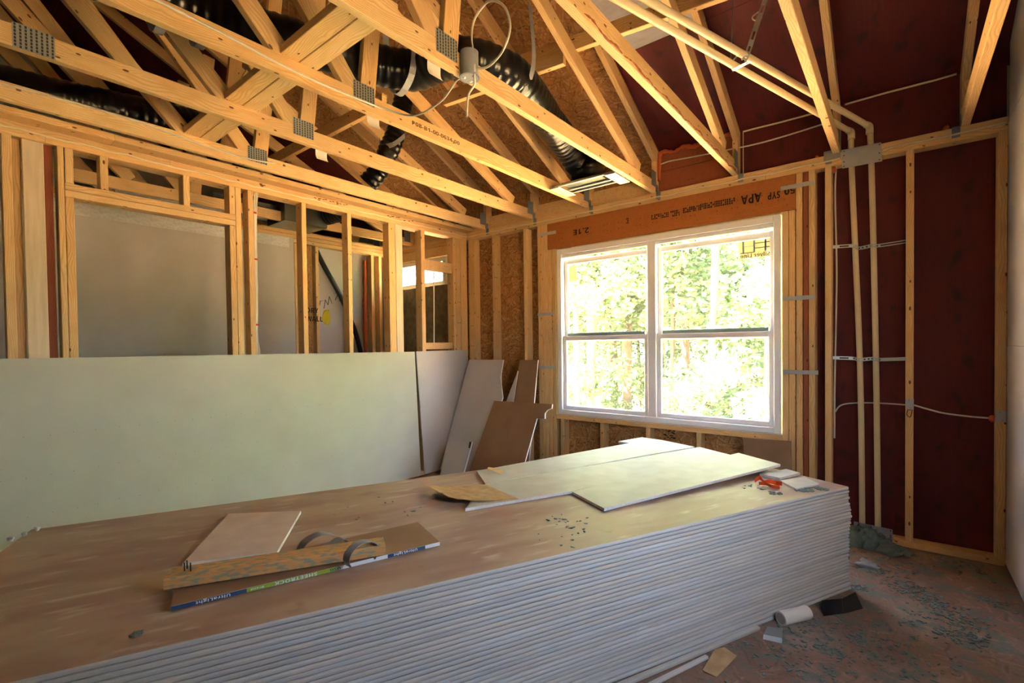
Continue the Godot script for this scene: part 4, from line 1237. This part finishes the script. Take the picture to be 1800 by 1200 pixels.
func build_offcuts() -> void:
	var lean := Vector3(0, 0.0055, 0.0115)
	offcut("tall pale drywall offcut leaning in the corner by the partition", [Vector3(0.081, 1.106, 0.062), Vector3(0.552, 1.110, 0.060), Vector3(0.563, 0.937, 0.121), Vector3(0.645, 0.75, 0.187), Vector3(0.52, 0.03, 0.440), Vector3(0.02, 0.01, 0.447)], lean, M.face_grey, M.kraft)
	offcut("narrow brown-backed drywall offcut leaning on the studs left of the window", [Vector3(0.737, 1.111, 0.030), Vector3(0.956, 1.113, 0.029), Vector3(0.975, 0.01, 0.248), Vector3(0.70, 0.01, 0.248)], Vector3(0, 0.003, 0.0125), M.kraft, M.face_grey)
	offcut("pale wedge of drywall between the two leaning offcuts", [Vector3(0.737, 1.006, 0.066), Vector3(0.742, 0.40, 0.225), Vector3(0.56, 0.40, 0.225)], Vector3(0, 0.003, 0.0105), M.face_grey, M.kraft)
	offcut("wide brown-backed drywall offcut with a notched corner leaning in front of the corner", [Vector3(0.577, 0.718, 0.236), Vector3(1.250, 0.730, 0.231), Vector3(1.253, 0.696, 0.245), Vector3(1.215, 0.68, 0.252), Vector3(1.194, 0.649, 0.266), Vector3(1.206, 0.607, 0.284), Vector3(1.122, 0.600, 0.287), Vector3(1.113, 0.42, 0.366), Vector3(1.102, 0.241, 0.444), Vector3(1.08, 0.01, 0.546), Vector3(0.49, 0.01, 0.546)], lean, M.kraft, M.face_grey)
	offcut("small pale drywall offcut standing before the leaning ones", [Vector3(0.290, 0.354, 0.582), Vector3(0.596, 0.377, 0.574), Vector3(0.565, 0.01, 0.697), Vector3(0.282, 0.01, 0.697)], Vector3(0, 0.004, 0.012), M.face_grey, M.kraft)
	var bead := thing("corner_bead", "bent strip of metal edging by the small standing offcut", "metal strip", Vector3(0.62, 0.2, 0.62))
	strap("bead_strip", [Vector3(0.60, 0.385, 0.60), Vector3(0.585, 0.25, 0.64), Vector3(0.565, 0.07, 0.70)], Vector3(1, 0, 0.2), 0.03, 0.002, M.steel, bead, 4)
	strap("bead_strip", [Vector3(0.595, 0.385, 0.602), Vector3(0.592, 0.33, 0.615)], Vector3(1, 0, 0.2), 0.028, 0.004, M.black, bead, 2)
	offcut("small brown-backed drywall offcut leaning under the window's right jamb", [Vector3(2.759, 0.573, 0.031), Vector3(3.060, 0.583, 0.030), Vector3(3.075, 0.01, 0.100), Vector3(2.79, 0.01, 0.100)], Vector3(0, 0.002, 0.0125), M.kraft, M.face_grey)
	# strips thrown on top of the stack
	var y := STACK_TOP + 0.002
	var up := Vector3(0, 0.013, 0)
	offcut("long drywall strip on the stack, the one nearest the leaning offcuts, its end broken square", [Vector3(1.732, y, 1.733), Vector3(1.942, y, 1.892), Vector3(2.52, y, 0.36), Vector3(2.25, y, 0.262), Vector3(2.081, y, 0.244), Vector3(2.005, y, 0.488), Vector3(2.10, y, 0.50), Vector3(2.06, y, 0.64)], up, M.kraft_light, M.face_grey)
	offcut("long drywall strip on the stack under the torn brown paper", [Vector3(1.945, y, 1.899), Vector3(2.131, y, 2.234), Vector3(2.372, y, 1.735), Vector3(2.836, y, 0.500), Vector3(2.551, y, 0.350)], up, M.kraft_light, M.face_grey)
	offcut("loose drywall strip on the stack, tipped up at its window end", [Vector3(2.378, y, 1.740), Vector3(2.622, y, 1.868), Vector3(3.105, y + 0.028, 0.680), Vector3(2.842, y + 0.026, 0.510)], up, M.kraft_light, M.face_grey)
	# torn face paper curling off the middle strip
	var g: Array = []
	var nz := noise(3.0, 15, 2)
	var nx := 18
	var nk := 9
	for j in nk + 1:
		var row := PackedVector3Array()
		for i in nx + 1:
			var s := float(i) / nx
			var k := float(j) / nk
			var a := Vector3(1.763, 0, 2.174).lerp(Vector3(1.955, 0, 1.908), s)
			var b := Vector3(2.060, 0, 2.213).lerp(Vector3(2.243, 0, 1.990), s)
			if s < 0.3:
				b = b.lerp(Vector3(1.95, 0, 2.22), (0.3 - s) * 1.4)
			var p := a.lerp(b, k)
			var lift := 0.034 * pow(1.0 - s, 3.0) * (1.0 - 0.35 * k) + 0.006 * nz.get_noise_2d(s * 4.0, k * 4.0) * (1.0 - s)
			row.append(Vector3(p.x, y + 0.0145 + maxf(lift, 0.0), p.z))
		g.append(row)
	var st := new_st(0)
	for j in nk:
		for i in nx:
			quad(st, g[j][i], g[j][i + 1], g[j + 1][i + 1], g[j + 1][i])
			quad(st, g[j + 1][i] - Vector3(0, 0.0008, 0), g[j + 1][i + 1] - Vector3(0, 0.0008, 0), g[j][i + 1] - Vector3(0, 0.0008, 0), g[j][i] - Vector3(0, 0.0008, 0))
	tag(put("torn_paper", done(st), M.kraft_torn, self), "torn brown face paper curling off the middle strip on the stack", "paper")
	var fl := cut_sheet("torn_paper", [Vector3(1.80, y + 0.030, 1.72), Vector3(1.90, y + 0.014, 1.70), Vector3(1.86, y + 0.014, 1.64), Vector3(1.795, y + 0.042, 1.70)], Vector3(0, 0.0008, 0), M.kraft_torn, self)
	tag(fl, "small flap of brown paper standing at the back strip's end", "paper")
	offcut("small white drywall scrap half under the tipped strip", [Vector3(3.035, y, 0.862), Vector3(3.135, y, 0.880), Vector3(3.205, y, 0.705), Vector3(3.13, y, 0.66)], up, M.face_grey, M.kraft)
	offcut("thin pale drywall scrap beside the orange strap", [Vector3(3.145, y, 0.915), Vector3(3.232, y, 1.030), Vector3(3.312, y, 0.869), Vector3(3.235, y, 0.765)], Vector3(0, 0.008, 0), M.kraft_light, M.kraft)
	var os := thing("orange_strap", "crumpled orange plastic strap on the window end of the stack", "strap", Vector3(3.11, y, 0.99))
	strap("strap_curl", [Vector3(3.045, y + 0.014, 1.02), Vector3(3.065, y + 0.028, 1.0), Vector3(3.09, y + 0.014, 1.03), Vector3(3.115, y + 0.024, 1.03), Vector3(3.14, y + 0.013, 1.0), Vector3(3.17, y + 0.02, 1.02)], Vector3(0, 1, 0.25), 0.024, 0.0012, M.orange, os, 4)
	strap("strap_curl", [Vector3(3.07, y + 0.011, 1.05), Vector3(3.10, y + 0.012, 1.04), Vector3(3.13, y + 0.011, 1.065), Vector3(3.165, y + 0.008, 1.05)], Vector3(0, 1, 0.5), 0.02, 0.0012, M.orange, os, 4)
	# near the camera: a trapezoid scrap, a taped strip, a stud end and grey strapping
	offcut("trapezoid drywall scrap with a pinkish face lying on the stack by the stud end", [Vector3(1.749, y, 3.200), Vector3(1.344, y, 2.905), Vector3(1.566, y, 2.694), Vector3(1.914, y, 2.962)], up, M.scrap_pink, M.kraft)
	var tp := thing("taped_strip", "narrow drywall strip with printed end tape lying under the stud end", "drywall offcut", Vector3(2.15, y, 2.9))
	var f0 := Vector3(2.040, y, 3.316)
	var f1 := Vector3(2.312, y, 2.553)
	var b1 := Vector3(2.090, y, 2.470)
	var b0 := f0 + (b1 - f1) * 0.9
	cut_sheet("board", [f0, f1, b1, b0], up, M.kraft, tp, M.kraft, 1.0, M.core)
	var along := (f1 - f0).normalized()
	var outn := along.cross(Vector3.UP)
	if outn.dot(Vector3(3.6, 0, 3.7) - f0) < 0:
		outn = -outn
	var total := f0.distance_to(f1)
	for seg in [[0.0, 0.23, M.tape_blue], [0.23, 0.40, M.tape_green], [0.40, 0.56, M.tape_green], [0.56, 0.64, M.tape_white], [0.64, 0.76, M.tape_white], [0.76, 0.93, M.tape_blue], [0.93, 1.0, M.tape_white]]:
		var p: Vector3 = f0 + along * total * seg[0] + outn * 0.0003 + Vector3(0, 0.0005, 0)
		var q: Vector3 = f0 + along * total * seg[1] + outn * 0.0003 + Vector3(0, 0.0005, 0)
		cut_sheet("end_tape", [p, q, q + Vector3(0, 0.012, 0), p + Vector3(0, 0.012, 0)], outn * 0.0005, seg[2], tp)
	var face := Basis(-along, Vector3.DOWN, outn)
	if face.determinant() < 0:
		face = Basis(along, Vector3.DOWN, outn)
	for wd in [["UltraLight", 0.125, 0.0085, M.tape_white], ["SHEETROCK", 0.40, 0.0105, M.tape_white], ["Brand", 0.265, 0.006, M.tape_white], ["USG", 0.545, 0.0085, M.tape_blue], ["UltraLight", 0.84, 0.0085, M.tape_white]]:
		lettering("tape_print", wd[0], wd[2], f0 + along * total * wd[1] + outn * 0.0012 + Vector3(0, 0.0065, 0), face, wd[3], tp, 0.0003, false, 1.6)
	# stud end on the tape strip, two nails standing up in it
	var sp := thing("stud_offcut", "short pine stud end with grey-green plaster smears and two upright nails", "lumber offcut", Vector3(2.05, y + 0.02, 3.0))
	var s0 := Vector3(1.893, y + 0.034, 3.282)
	var s1 := Vector3(2.219, y + 0.034, 2.729)
	var so := (s1 - s0).normalized().cross(Vector3.UP).normalized()
	lumber("board", s0, s1, so, 0.082, 0.036, M.stud_end, sp, 0.004)
	for q in [[0.075, -0.012], [0.098, 0.012], [0.070, 0.004]]:
		var p: Vector3 = s0.lerp(s1, q[0]) + so * q[1]
		tube("nail", [p + Vector3(0, 0.016, 0), p + Vector3(0.002, 0.045, 0.001)], 0.0018, M.black, sp, 6, 1)
	var e1: Vector3 = s0.lerp(s1, 0.875) + so * 0.052
	var look := Vector3(-0.82, 0, -0.57)
	var aside := Vector3(0.57, 0, -0.82)
	var ring_dir := aside * 0.80 + look * 0.60
	var ring_across := aside * -0.60 + look * 0.80
	var arch: Array = []
	for k in 9:
		var a := lerpf(3.75, -0.75, k / 8.0)
		arch.append(e1 + ring_dir * 0.058 * cos(a) + Vector3(0, 0.004 + 0.042 * sin(a), 0))
	var loop := strap("grey_strapping", arch, ring_across, 0.036, 0.0012, M.grey_strap, self, 5)
	tag(loop, "loop of grey strapping standing against the stud end", "strapping")
	var e2: Vector3 = s0.lerp(s1, 0.66) - so * 0.085
	var curl := thing("grey_strapping", "curl of grey strapping lying behind the stud end", "strapping", e2)
	strap("curl", [e2 - aside * 0.07 + Vector3(0, -0.028, 0), e2 - aside * 0.045 + Vector3(0, 0.02, 0), e2 + aside * 0.01 + Vector3(0, 0.045, 0), e2 + aside * 0.05 + Vector3(0, 0.035, 0)], aside * -0.5 + look * 0.85, 0.045, 0.0012, M.grey_strap, curl, 6)
	strap("curl", [e2 - aside * 0.02 + Vector3(0, -0.03, 0), e2 + aside * 0.04 + Vector3(0, 0.0, 0), e2 + aside * 0.085 + Vector3(0, 0.018, 0), e2 + aside * 0.11 + Vector3(0, -0.026, 0)], aside * -0.5 + look * 0.85, 0.045, 0.0012, M.grey_strap, curl, 6)

# ---------------------------------------------------------------- loose things on the floor
func build_floor_things() -> void:
	var st := new_st(0)
	var t := thing("cardboard_tube", "short white cardboard tube lying against the foot of the stack", "tube", Vector3(3.21, 0.03, 1.28))
	var a := Vector3(3.222, 0.030, 1.368)
	var b := Vector3(3.307, 0.030, 1.241)
	tube("tube_wall", [a, b], 0.030, M.tube_white, t, 22, 1)
	var ax := (b - a).normalized()
	tube("tube_core", [a - ax * 0.0006, a - ax * 0.0001], 0.023, mat(Color(0.66, 0.63, 0.62), 0.7), t, 22, 1)
	var f := thing("black_scrap", "creased black plastic scrap on the floor beside the tube", "plastic scrap", Vector3(3.36, 0, 1.03))
	cut_sheet("flap", [Vector3(3.345, 0.030, 1.085), Vector3(3.420, 0.034, 1.015), Vector3(3.432, 0.004, 1.100), Vector3(3.362, 0.003, 1.175)], Vector3(0, 0.001, 0), M.black_film, f)
	cut_sheet("flap", [Vector3(3.421, 0.034, 1.015), Vector3(3.466, 0.040, 0.920), Vector3(3.500, 0.006, 0.997), Vector3(3.433, 0.004, 1.100)], Vector3(0, 0.001, 0), M.black, f)
	var g := thing("metal_clip", "small bent metal clip on the floor by the foot of the stack", "metal clip", Vector3(3.19, 0, 1.48))
	cut_sheet("plate", [Vector3(3.180, 0.002, 1.420), Vector3(3.235, 0.002, 1.395), Vector3(3.250, 0.016, 1.500), Vector3(3.182, 0.014, 1.515)], Vector3(0, 0.0012, 0), M.steel_dull, g)
	cut_sheet("lip", [Vector3(3.182, 0.014, 1.515), Vector3(3.250, 0.016, 1.500), Vector3(3.252, 0.002, 1.515), Vector3(3.184, 0.002, 1.530)], Vector3(0, 0.0012, 0.0012), M.steel, g)
	var p := cut_sheet("paper_scrap", [Vector3(3.046, 0.003, 1.889), Vector3(3.048, 0.010, 1.74), Vector3(3.075, 0.012, 1.700), Vector3(3.128, 0.004, 1.722), Vector3(3.098, 0.003, 1.890)], Vector3(0, 0.0012, 0), M.kraft_torn, self)
	tag(p, "rectangular scrap of tan paper lying on the floor", "paper scrap")
	var s1 := lumber("edge_strip", Vector3(2.72, 0.008, 2.42), Vector3(3.15, 0.008, 1.462), Vector3.UP, 0.014, 0.022, M.kraft_light, self)
	tag(s1, "long slender drywall edge strip on the floor along the stack", "drywall strip")
	var s2 := lumber("edge_strip", Vector3(2.80, 0.007, 2.40), Vector3(3.035, 0.007, 1.80), Vector3.UP, 0.012, 0.018, M.face_grey, self)
	tag(s2, "shorter drywall edge strip on the floor with a broken end", "drywall strip")
	var film := lump("plastic_wrap", Vector3(3.50, 0.015, 0.46), Vector3(0.05, 0.022, 0.03), M.plastic_film, self, 33, 8, 12, 0.6)
	tag(film, "crumpled clear plastic wrap at the foot of the stack", "plastic wrap")
	var pile := thing("insulation_pile", "heap of grey-green insulation lint against the wall below the pipes", "lint pile", Vector3(3.5, 0, 0.08))
	for k in 26:
		var q := Vector3(3.36 + rng.randf() * 0.34, 0, 0.02 + rng.randf() * 0.16)
		var hgt := 0.05 * exp(-pow((q.x - 3.47) / 0.12, 2.0)) + 0.012
		lump("clump", q + Vector3(0, hgt * 0.5, 0), Vector3(0.045, hgt, 0.035), M.lint, pile, 200 + k, 7, 11, 0.55)
	# lint scattered over the floor and the stack: too fine to count
	var flake := lump_mesh(Vector3(1, 0.45, 0.7), 9)
	var spots: Array = []
	for c in [[3.534, 0.50, 0.05, 60], [3.675, 0.622, 0.07, 130], [3.757, 0.728, 0.05, 120], [3.85, 0.84, 0.08, 140], [3.709, 0.973, 0.10, 60], [3.477, 1.233, 0.14, 90], [3.391, 1.40, 0.15, 120], [3.316, 1.596, 0.16, 130], [3.989, 0.55, 0.05, 50], [3.855, 0.992, 0.06, 110], [3.595, 1.335, 0.18, 140], [3.46, 0.76, 0.03, 50], [3.25, 1.22, 0.08, 60], [3.62, 0.15, 0.12, 90], [3.85, 0.12, 0.14, 60], [3.6, 0.35, 0.15, 60]]:
		for k in c[3]:
			var a2 := rng.randf() * TAU
			var rr: float = c[2] * sqrt(-2.0 * log(maxf(rng.randf(), 0.0001))) * 0.7
			var q := Vector3(c[0] + cos(a2) * rr, 0.0025, c[1] + sin(a2) * rr)
			if q.x > 4.07 or q.z < 0.02:
				continue
			spots.append([q, rng.randf_range(0.002, 0.0075)])
	scatter("floor_lint", "grey-green insulation lint scattered over the floor by the stack", flake, spots)
	var tops: Array = []
	for c in [[3.26, 1.00, 0.045, 90], [3.33, 0.93, 0.03, 60], [3.16, 1.14, 0.03, 40], [3.05, 1.10, 0.06, 14], [2.55, 2.05, 0.09, 16], [2.62, 2.2, 0.12, 14], [2.096, 3.41, 0.012, 24], [1.9, 2.45, 0.3, 12], [2.3, 1.2, 0.3, 8]]:
		for k in c[3]:
			var a2 := rng.randf() * TAU
			var rr: float = c[2] * sqrt(rng.randf())
			var q := Vector3(c[0] + cos(a2) * rr, STACK_TOP + 0.002, c[1] + sin(a2) * rr)
			tops.append([q, rng.randf_range(0.002, 0.0065)])
	scatter("stack_lint", "crumbs of grey-green lint lying on top of the drywall stack", flake, tops)

func lump_mesh(r: Vector3, seed_value: int) -> ArrayMesh:
	var o := lump("x", Vector3.ZERO, r, M.lint, self, seed_value, 5, 7, 0.6)
	var m: ArrayMesh = o.mesh
	remove_child(o)
	o.free()
	return m

func scatter(called: String, label: String, mesh: Mesh, spots: Array) -> void:
	var mm := MultiMesh.new()
	mm.transform_format = MultiMesh.TRANSFORM_3D
	mm.mesh = mesh
	mm.instance_count = spots.size()
	for i in spots.size():
		var s: float = spots[i][1]
		mm.set_instance_transform(i, Transform3D(Basis(Vector3.UP, rng.randf() * TAU).scaled_local(Vector3(s * rng.randf_range(0.8, 1.8), s * rng.randf_range(0.5, 1.0), s)), spots[i][0]))
	var o := MultiMeshInstance3D.new()
	o.name = numbered(called)
	o.multimesh = mm
	o.material_override = M.lint
	add_child(o)
	tag(o, label, "lint")
	o.set_meta("kind", "stuff")

# ---------------------------------------------------------------- outdoors
func crown_mesh(seed_value: int, leaves: int, r: Vector3, leaf: float) -> ArrayMesh:
	var g := RandomNumberGenerator.new()
	g.seed = seed_value
	var st := new_st()
	var blobs: Array = []
	for k in 26:
		var d := Vector3(g.randfn(), g.randfn() * 0.9, g.randfn()) * 0.42
		blobs.append([d * r, g.randf_range(0.16, 0.34) * r.x])
	for k in leaves:
		var b: Array = blobs[g.randi() % blobs.size()]
		var d := Vector3(g.randfn(), g.randfn(), g.randfn()).normalized()
		var p: Vector3 = b[0] + d * b[1] * pow(g.randf(), 0.4)
		var u := Vector3(g.randfn(), g.randfn() * 0.5, g.randfn()).normalized()
		var v := u.cross(Vector3(g.randfn(), g.randfn(), g.randfn())).normalized()
		var s := leaf * g.randf_range(0.6, 1.3)
		var c := Color(0.10, 0.18, 0.07).lerp(Color(0.28, 0.37, 0.20), g.randf())
		st.set_color(c)
		var a := p - u * s
		var e := p + u * s
		tri(st, a, p + v * s * 0.5, e, Vector2.ZERO, Vector2.ZERO, Vector2.ZERO)
		tri(st, a, e, p - v * s * 0.5, Vector2.ZERO, Vector2.ZERO, Vector2.ZERO)
	return done(st)

func build_outdoors() -> void:
	var w := setting("ground", "sunlit clay ground below the house")
	var g0 := -3.2
	block("earth", Vector3(-70, g0 - 0.4, -90), Vector3(70, g0, 60), M.soil, w, 0.001, 4.0)
	block("house_base", Vector3(-3.5, g0, -0.12), Vector3(4.2, -0.31, 9.0), M.siding, w)
	var crowns := [crown_mesh(1, 4200, Vector3(2.6, 3.4, 2.6), 0.14), crown_mesh(2, 3800, Vector3(2.2, 4.2, 2.2), 0.13), crown_mesh(3, 3400, Vector3(3.0, 2.4, 3.0), 0.14)]
	var shrub := crown_mesh(5, 1500, Vector3(1.2, 0.9, 1.2), 0.13)
	var trunk := tube_mesh(smooth_path([Vector3(0, 0, 0), Vector3(0.05, 3, 0.04), Vector3(-0.04, 6.5, 0.02), Vector3(0.08, 11, 0.0)], 5), 0.17, 10, 0.006, 0.5)
	var thin := tube_mesh(smooth_path([Vector3(0, 0, 0), Vector3(-0.06, 3, 0.04), Vector3(0.10, 6.5, 0.02), Vector3(0.0, 11, 0.0)], 5), 0.085, 8, 0.004, 0.4)
	var spots: Array = []
	var r := RandomNumberGenerator.new()
	r.seed = 5
	# the row that stands opposite the window, seen from inside to the left of straight ahead
	for k in 34:
		var depth := r.randf_range(7.0, 26.0)
		var s := lerpf(-0.95, -0.02, (k + r.randf()) / 34.0)
		spots.append(Vector3(3.6 + s * (depth + 3.7), g0, -depth))
	for k in 14:
		spots.append(Vector3(4.5 + k * 2.2 + r.randf(), g0, -r.randf_range(11.0, 18.0)))
	for k in 8:
		spots.append(Vector3(r.randf_range(-22, 16), g0, -r.randf_range(28, 36)))
	var kinds := ["slim broadleaf tree seen through the twin window", "tall sunlit tree seen through the twin window", "spreading green tree seen through the twin window"]
	var i := 0
	for p in spots:
		var kind := i % 3
		var far_side: bool = p.x > 4.4
		var t := thing("tree", "broadleaf tree standing off to the side of the house" if far_side else kinds[kind], "tree", p, "trees off to the side" if far_side else "sunlit trees outside the window")
		var tr := put("trunk", trunk if kind != 0 else thin, M.bark, t)
		tr.rotation.y = r.randf() * TAU
		tr.scale = Vector3.ONE * r.randf_range(0.75, 1.2)
		for c in [[0, 1, 2, 3], [1, 2], [0, 1, 2, 3]][i % 3]:
			var cr := put("crown", crowns[(kind + c) % 3], M.leaf, t, Vector3(r.randf_range(-1.2, 1.2), [2.6, 5.6, 8.8, 11.6][c] + r.randf_range(-0.7, 1.0), r.randf_range(-1.0, 1.0)))
			cr.rotation.y = r.randf() * TAU
			cr.scale = Vector3.ONE * r.randf_range(0.55, 1.0) * (0.62 if c == 0 else 1.0)
		i += 1
	for k in 26:
		var depth := r.randf_range(6.0, 20.0)
		var s := r.randf_range(-0.95, 0.0)
		var o := put("shrub", shrub, M.leaf, self, Vector3(3.6 + s * (depth + 3.7), g0 + 0.6, -depth))
		o.scale = Vector3.ONE * r.randf_range(0.8, 1.6)
		o.rotation.y = r.randf() * TAU
		tag(o, "low green shrub under the trees outside the window", "shrub", "shrubs under the trees")

# ---------------------------------------------------------------- camera, sky and sun
func build_view() -> void:
	var cam := Camera3D.new()
	cam.name = "camera"
	var f_px := 844.35
	cam.near = 0.05
	cam.far = 300.0
	cam.projection = Camera3D.PROJECTION_FRUSTUM
	cam.size = 2.0 * cam.near * 600.0 / f_px
	cam.frustum_offset = Vector2(0, (623.14 - 600.0) / f_px * cam.near)
	add_child(cam)
	cam.rotation_order = EULER_ORDER_YXZ
	cam.position = Vector3(3.6296, 1.2543, 3.7485)
	cam.rotation_degrees = Vector3(-1.0653, 38.8861, -0.7155)
	cam.current = true
	var env := Environment.new()
	env.background_mode = Environment.BG_SKY
	var sky := Sky.new()
	var sm := ProceduralSkyMaterial.new()
	sm.sky_top_color = Color(0.66, 0.74, 0.86)
	sm.sky_horizon_color = Color(0.95, 0.95, 0.94)
	sm.ground_bottom_color = Color(0.42, 0.38, 0.30)
	sm.ground_horizon_color = Color(0.70, 0.72, 0.66)
	sm.sky_energy_multiplier = 1.0
	sky.sky_material = sm
	env.sky = sky
	env.background_energy_multiplier = 4.0
	env.tonemap_mode = Environment.TONE_MAPPER_LINEAR
	env.tonemap_exposure = 9.2
	env.sdfgi_enabled = true
	env.ssao_enabled = true
	env.ssil_enabled = true
	var we := WorldEnvironment.new()
	we.name = "world"
	we.environment = env
	add_child(we)
	var sun := DirectionalLight3D.new()
	sun.name = "sun"
	add_child(sun)
	sun.look_at_from_position(Vector3.ZERO, Vector3(0.48, -0.82, -0.32))
	sun.light_color = Color(1.0, 0.97, 0.91)
	sun.light_energy = 32.0
	sun.light_angular_distance = 0.6
	sun.shadow_enabled = true

func _ready() -> void:
	rng.seed = 20240611
	build_view()
	make_materials()
	M.kraft_light = grained(Color(0.75, 0.73, 0.70), Vector3(1.2, 1.2, 1.2), 46, Color(0.92, 0.91, 0.89), Color(1, 1, 1), 0.5)
	M.scrap_pink = grained(Color(0.84, 0.75, 0.70), Vector3(1.5, 1.5, 1.5), 47, Color(0.92, 0.91, 0.90), Color(1, 1, 1), 0.7)
	# the stud end: orange pine with dried grey-green smears
	var smear := noise(1.0, 88, 4)
	var ring := noise(1.0, 89, 2)
	M.stud_end = mat(Color(1, 1, 1), 0.75, 0.0, picture(256, 256, func(x: int, y: int) -> Color:
		var u := fold(x / 128.0, 1.0)
		var v := fold(y / 128.0, 1.0)
		var c := Color(0.86, 0.66, 0.42).lerp(Color(0.77, 0.56, 0.34), 0.5 + 0.5 * ring.get_noise_2d(u * 24.0, v * 2.0))
		return c.lerp(Color(0.55, 0.58, 0.50), 0.85 * smoothstep(0.52, 0.62, 0.5 + 0.5 * smear.get_noise_2d(u * 9.0, v * 14.0)))))
	M.tooth = mat(Color(0.20, 0.19, 0.18), 0.7)
	build_floor()
	build_wall_back()
	build_wall_left()
	build_wall_far()
	build_wall_right()
	build_wall_front()
	build_roof()
	build_window_twin()
	build_window_side()
	build_window_bath()
	build_trusses()
	build_ducts()
	build_services()
	build_hung_sheets()
	build_stack()
	build_offcuts()
	build_floor_things()
	build_outdoors()
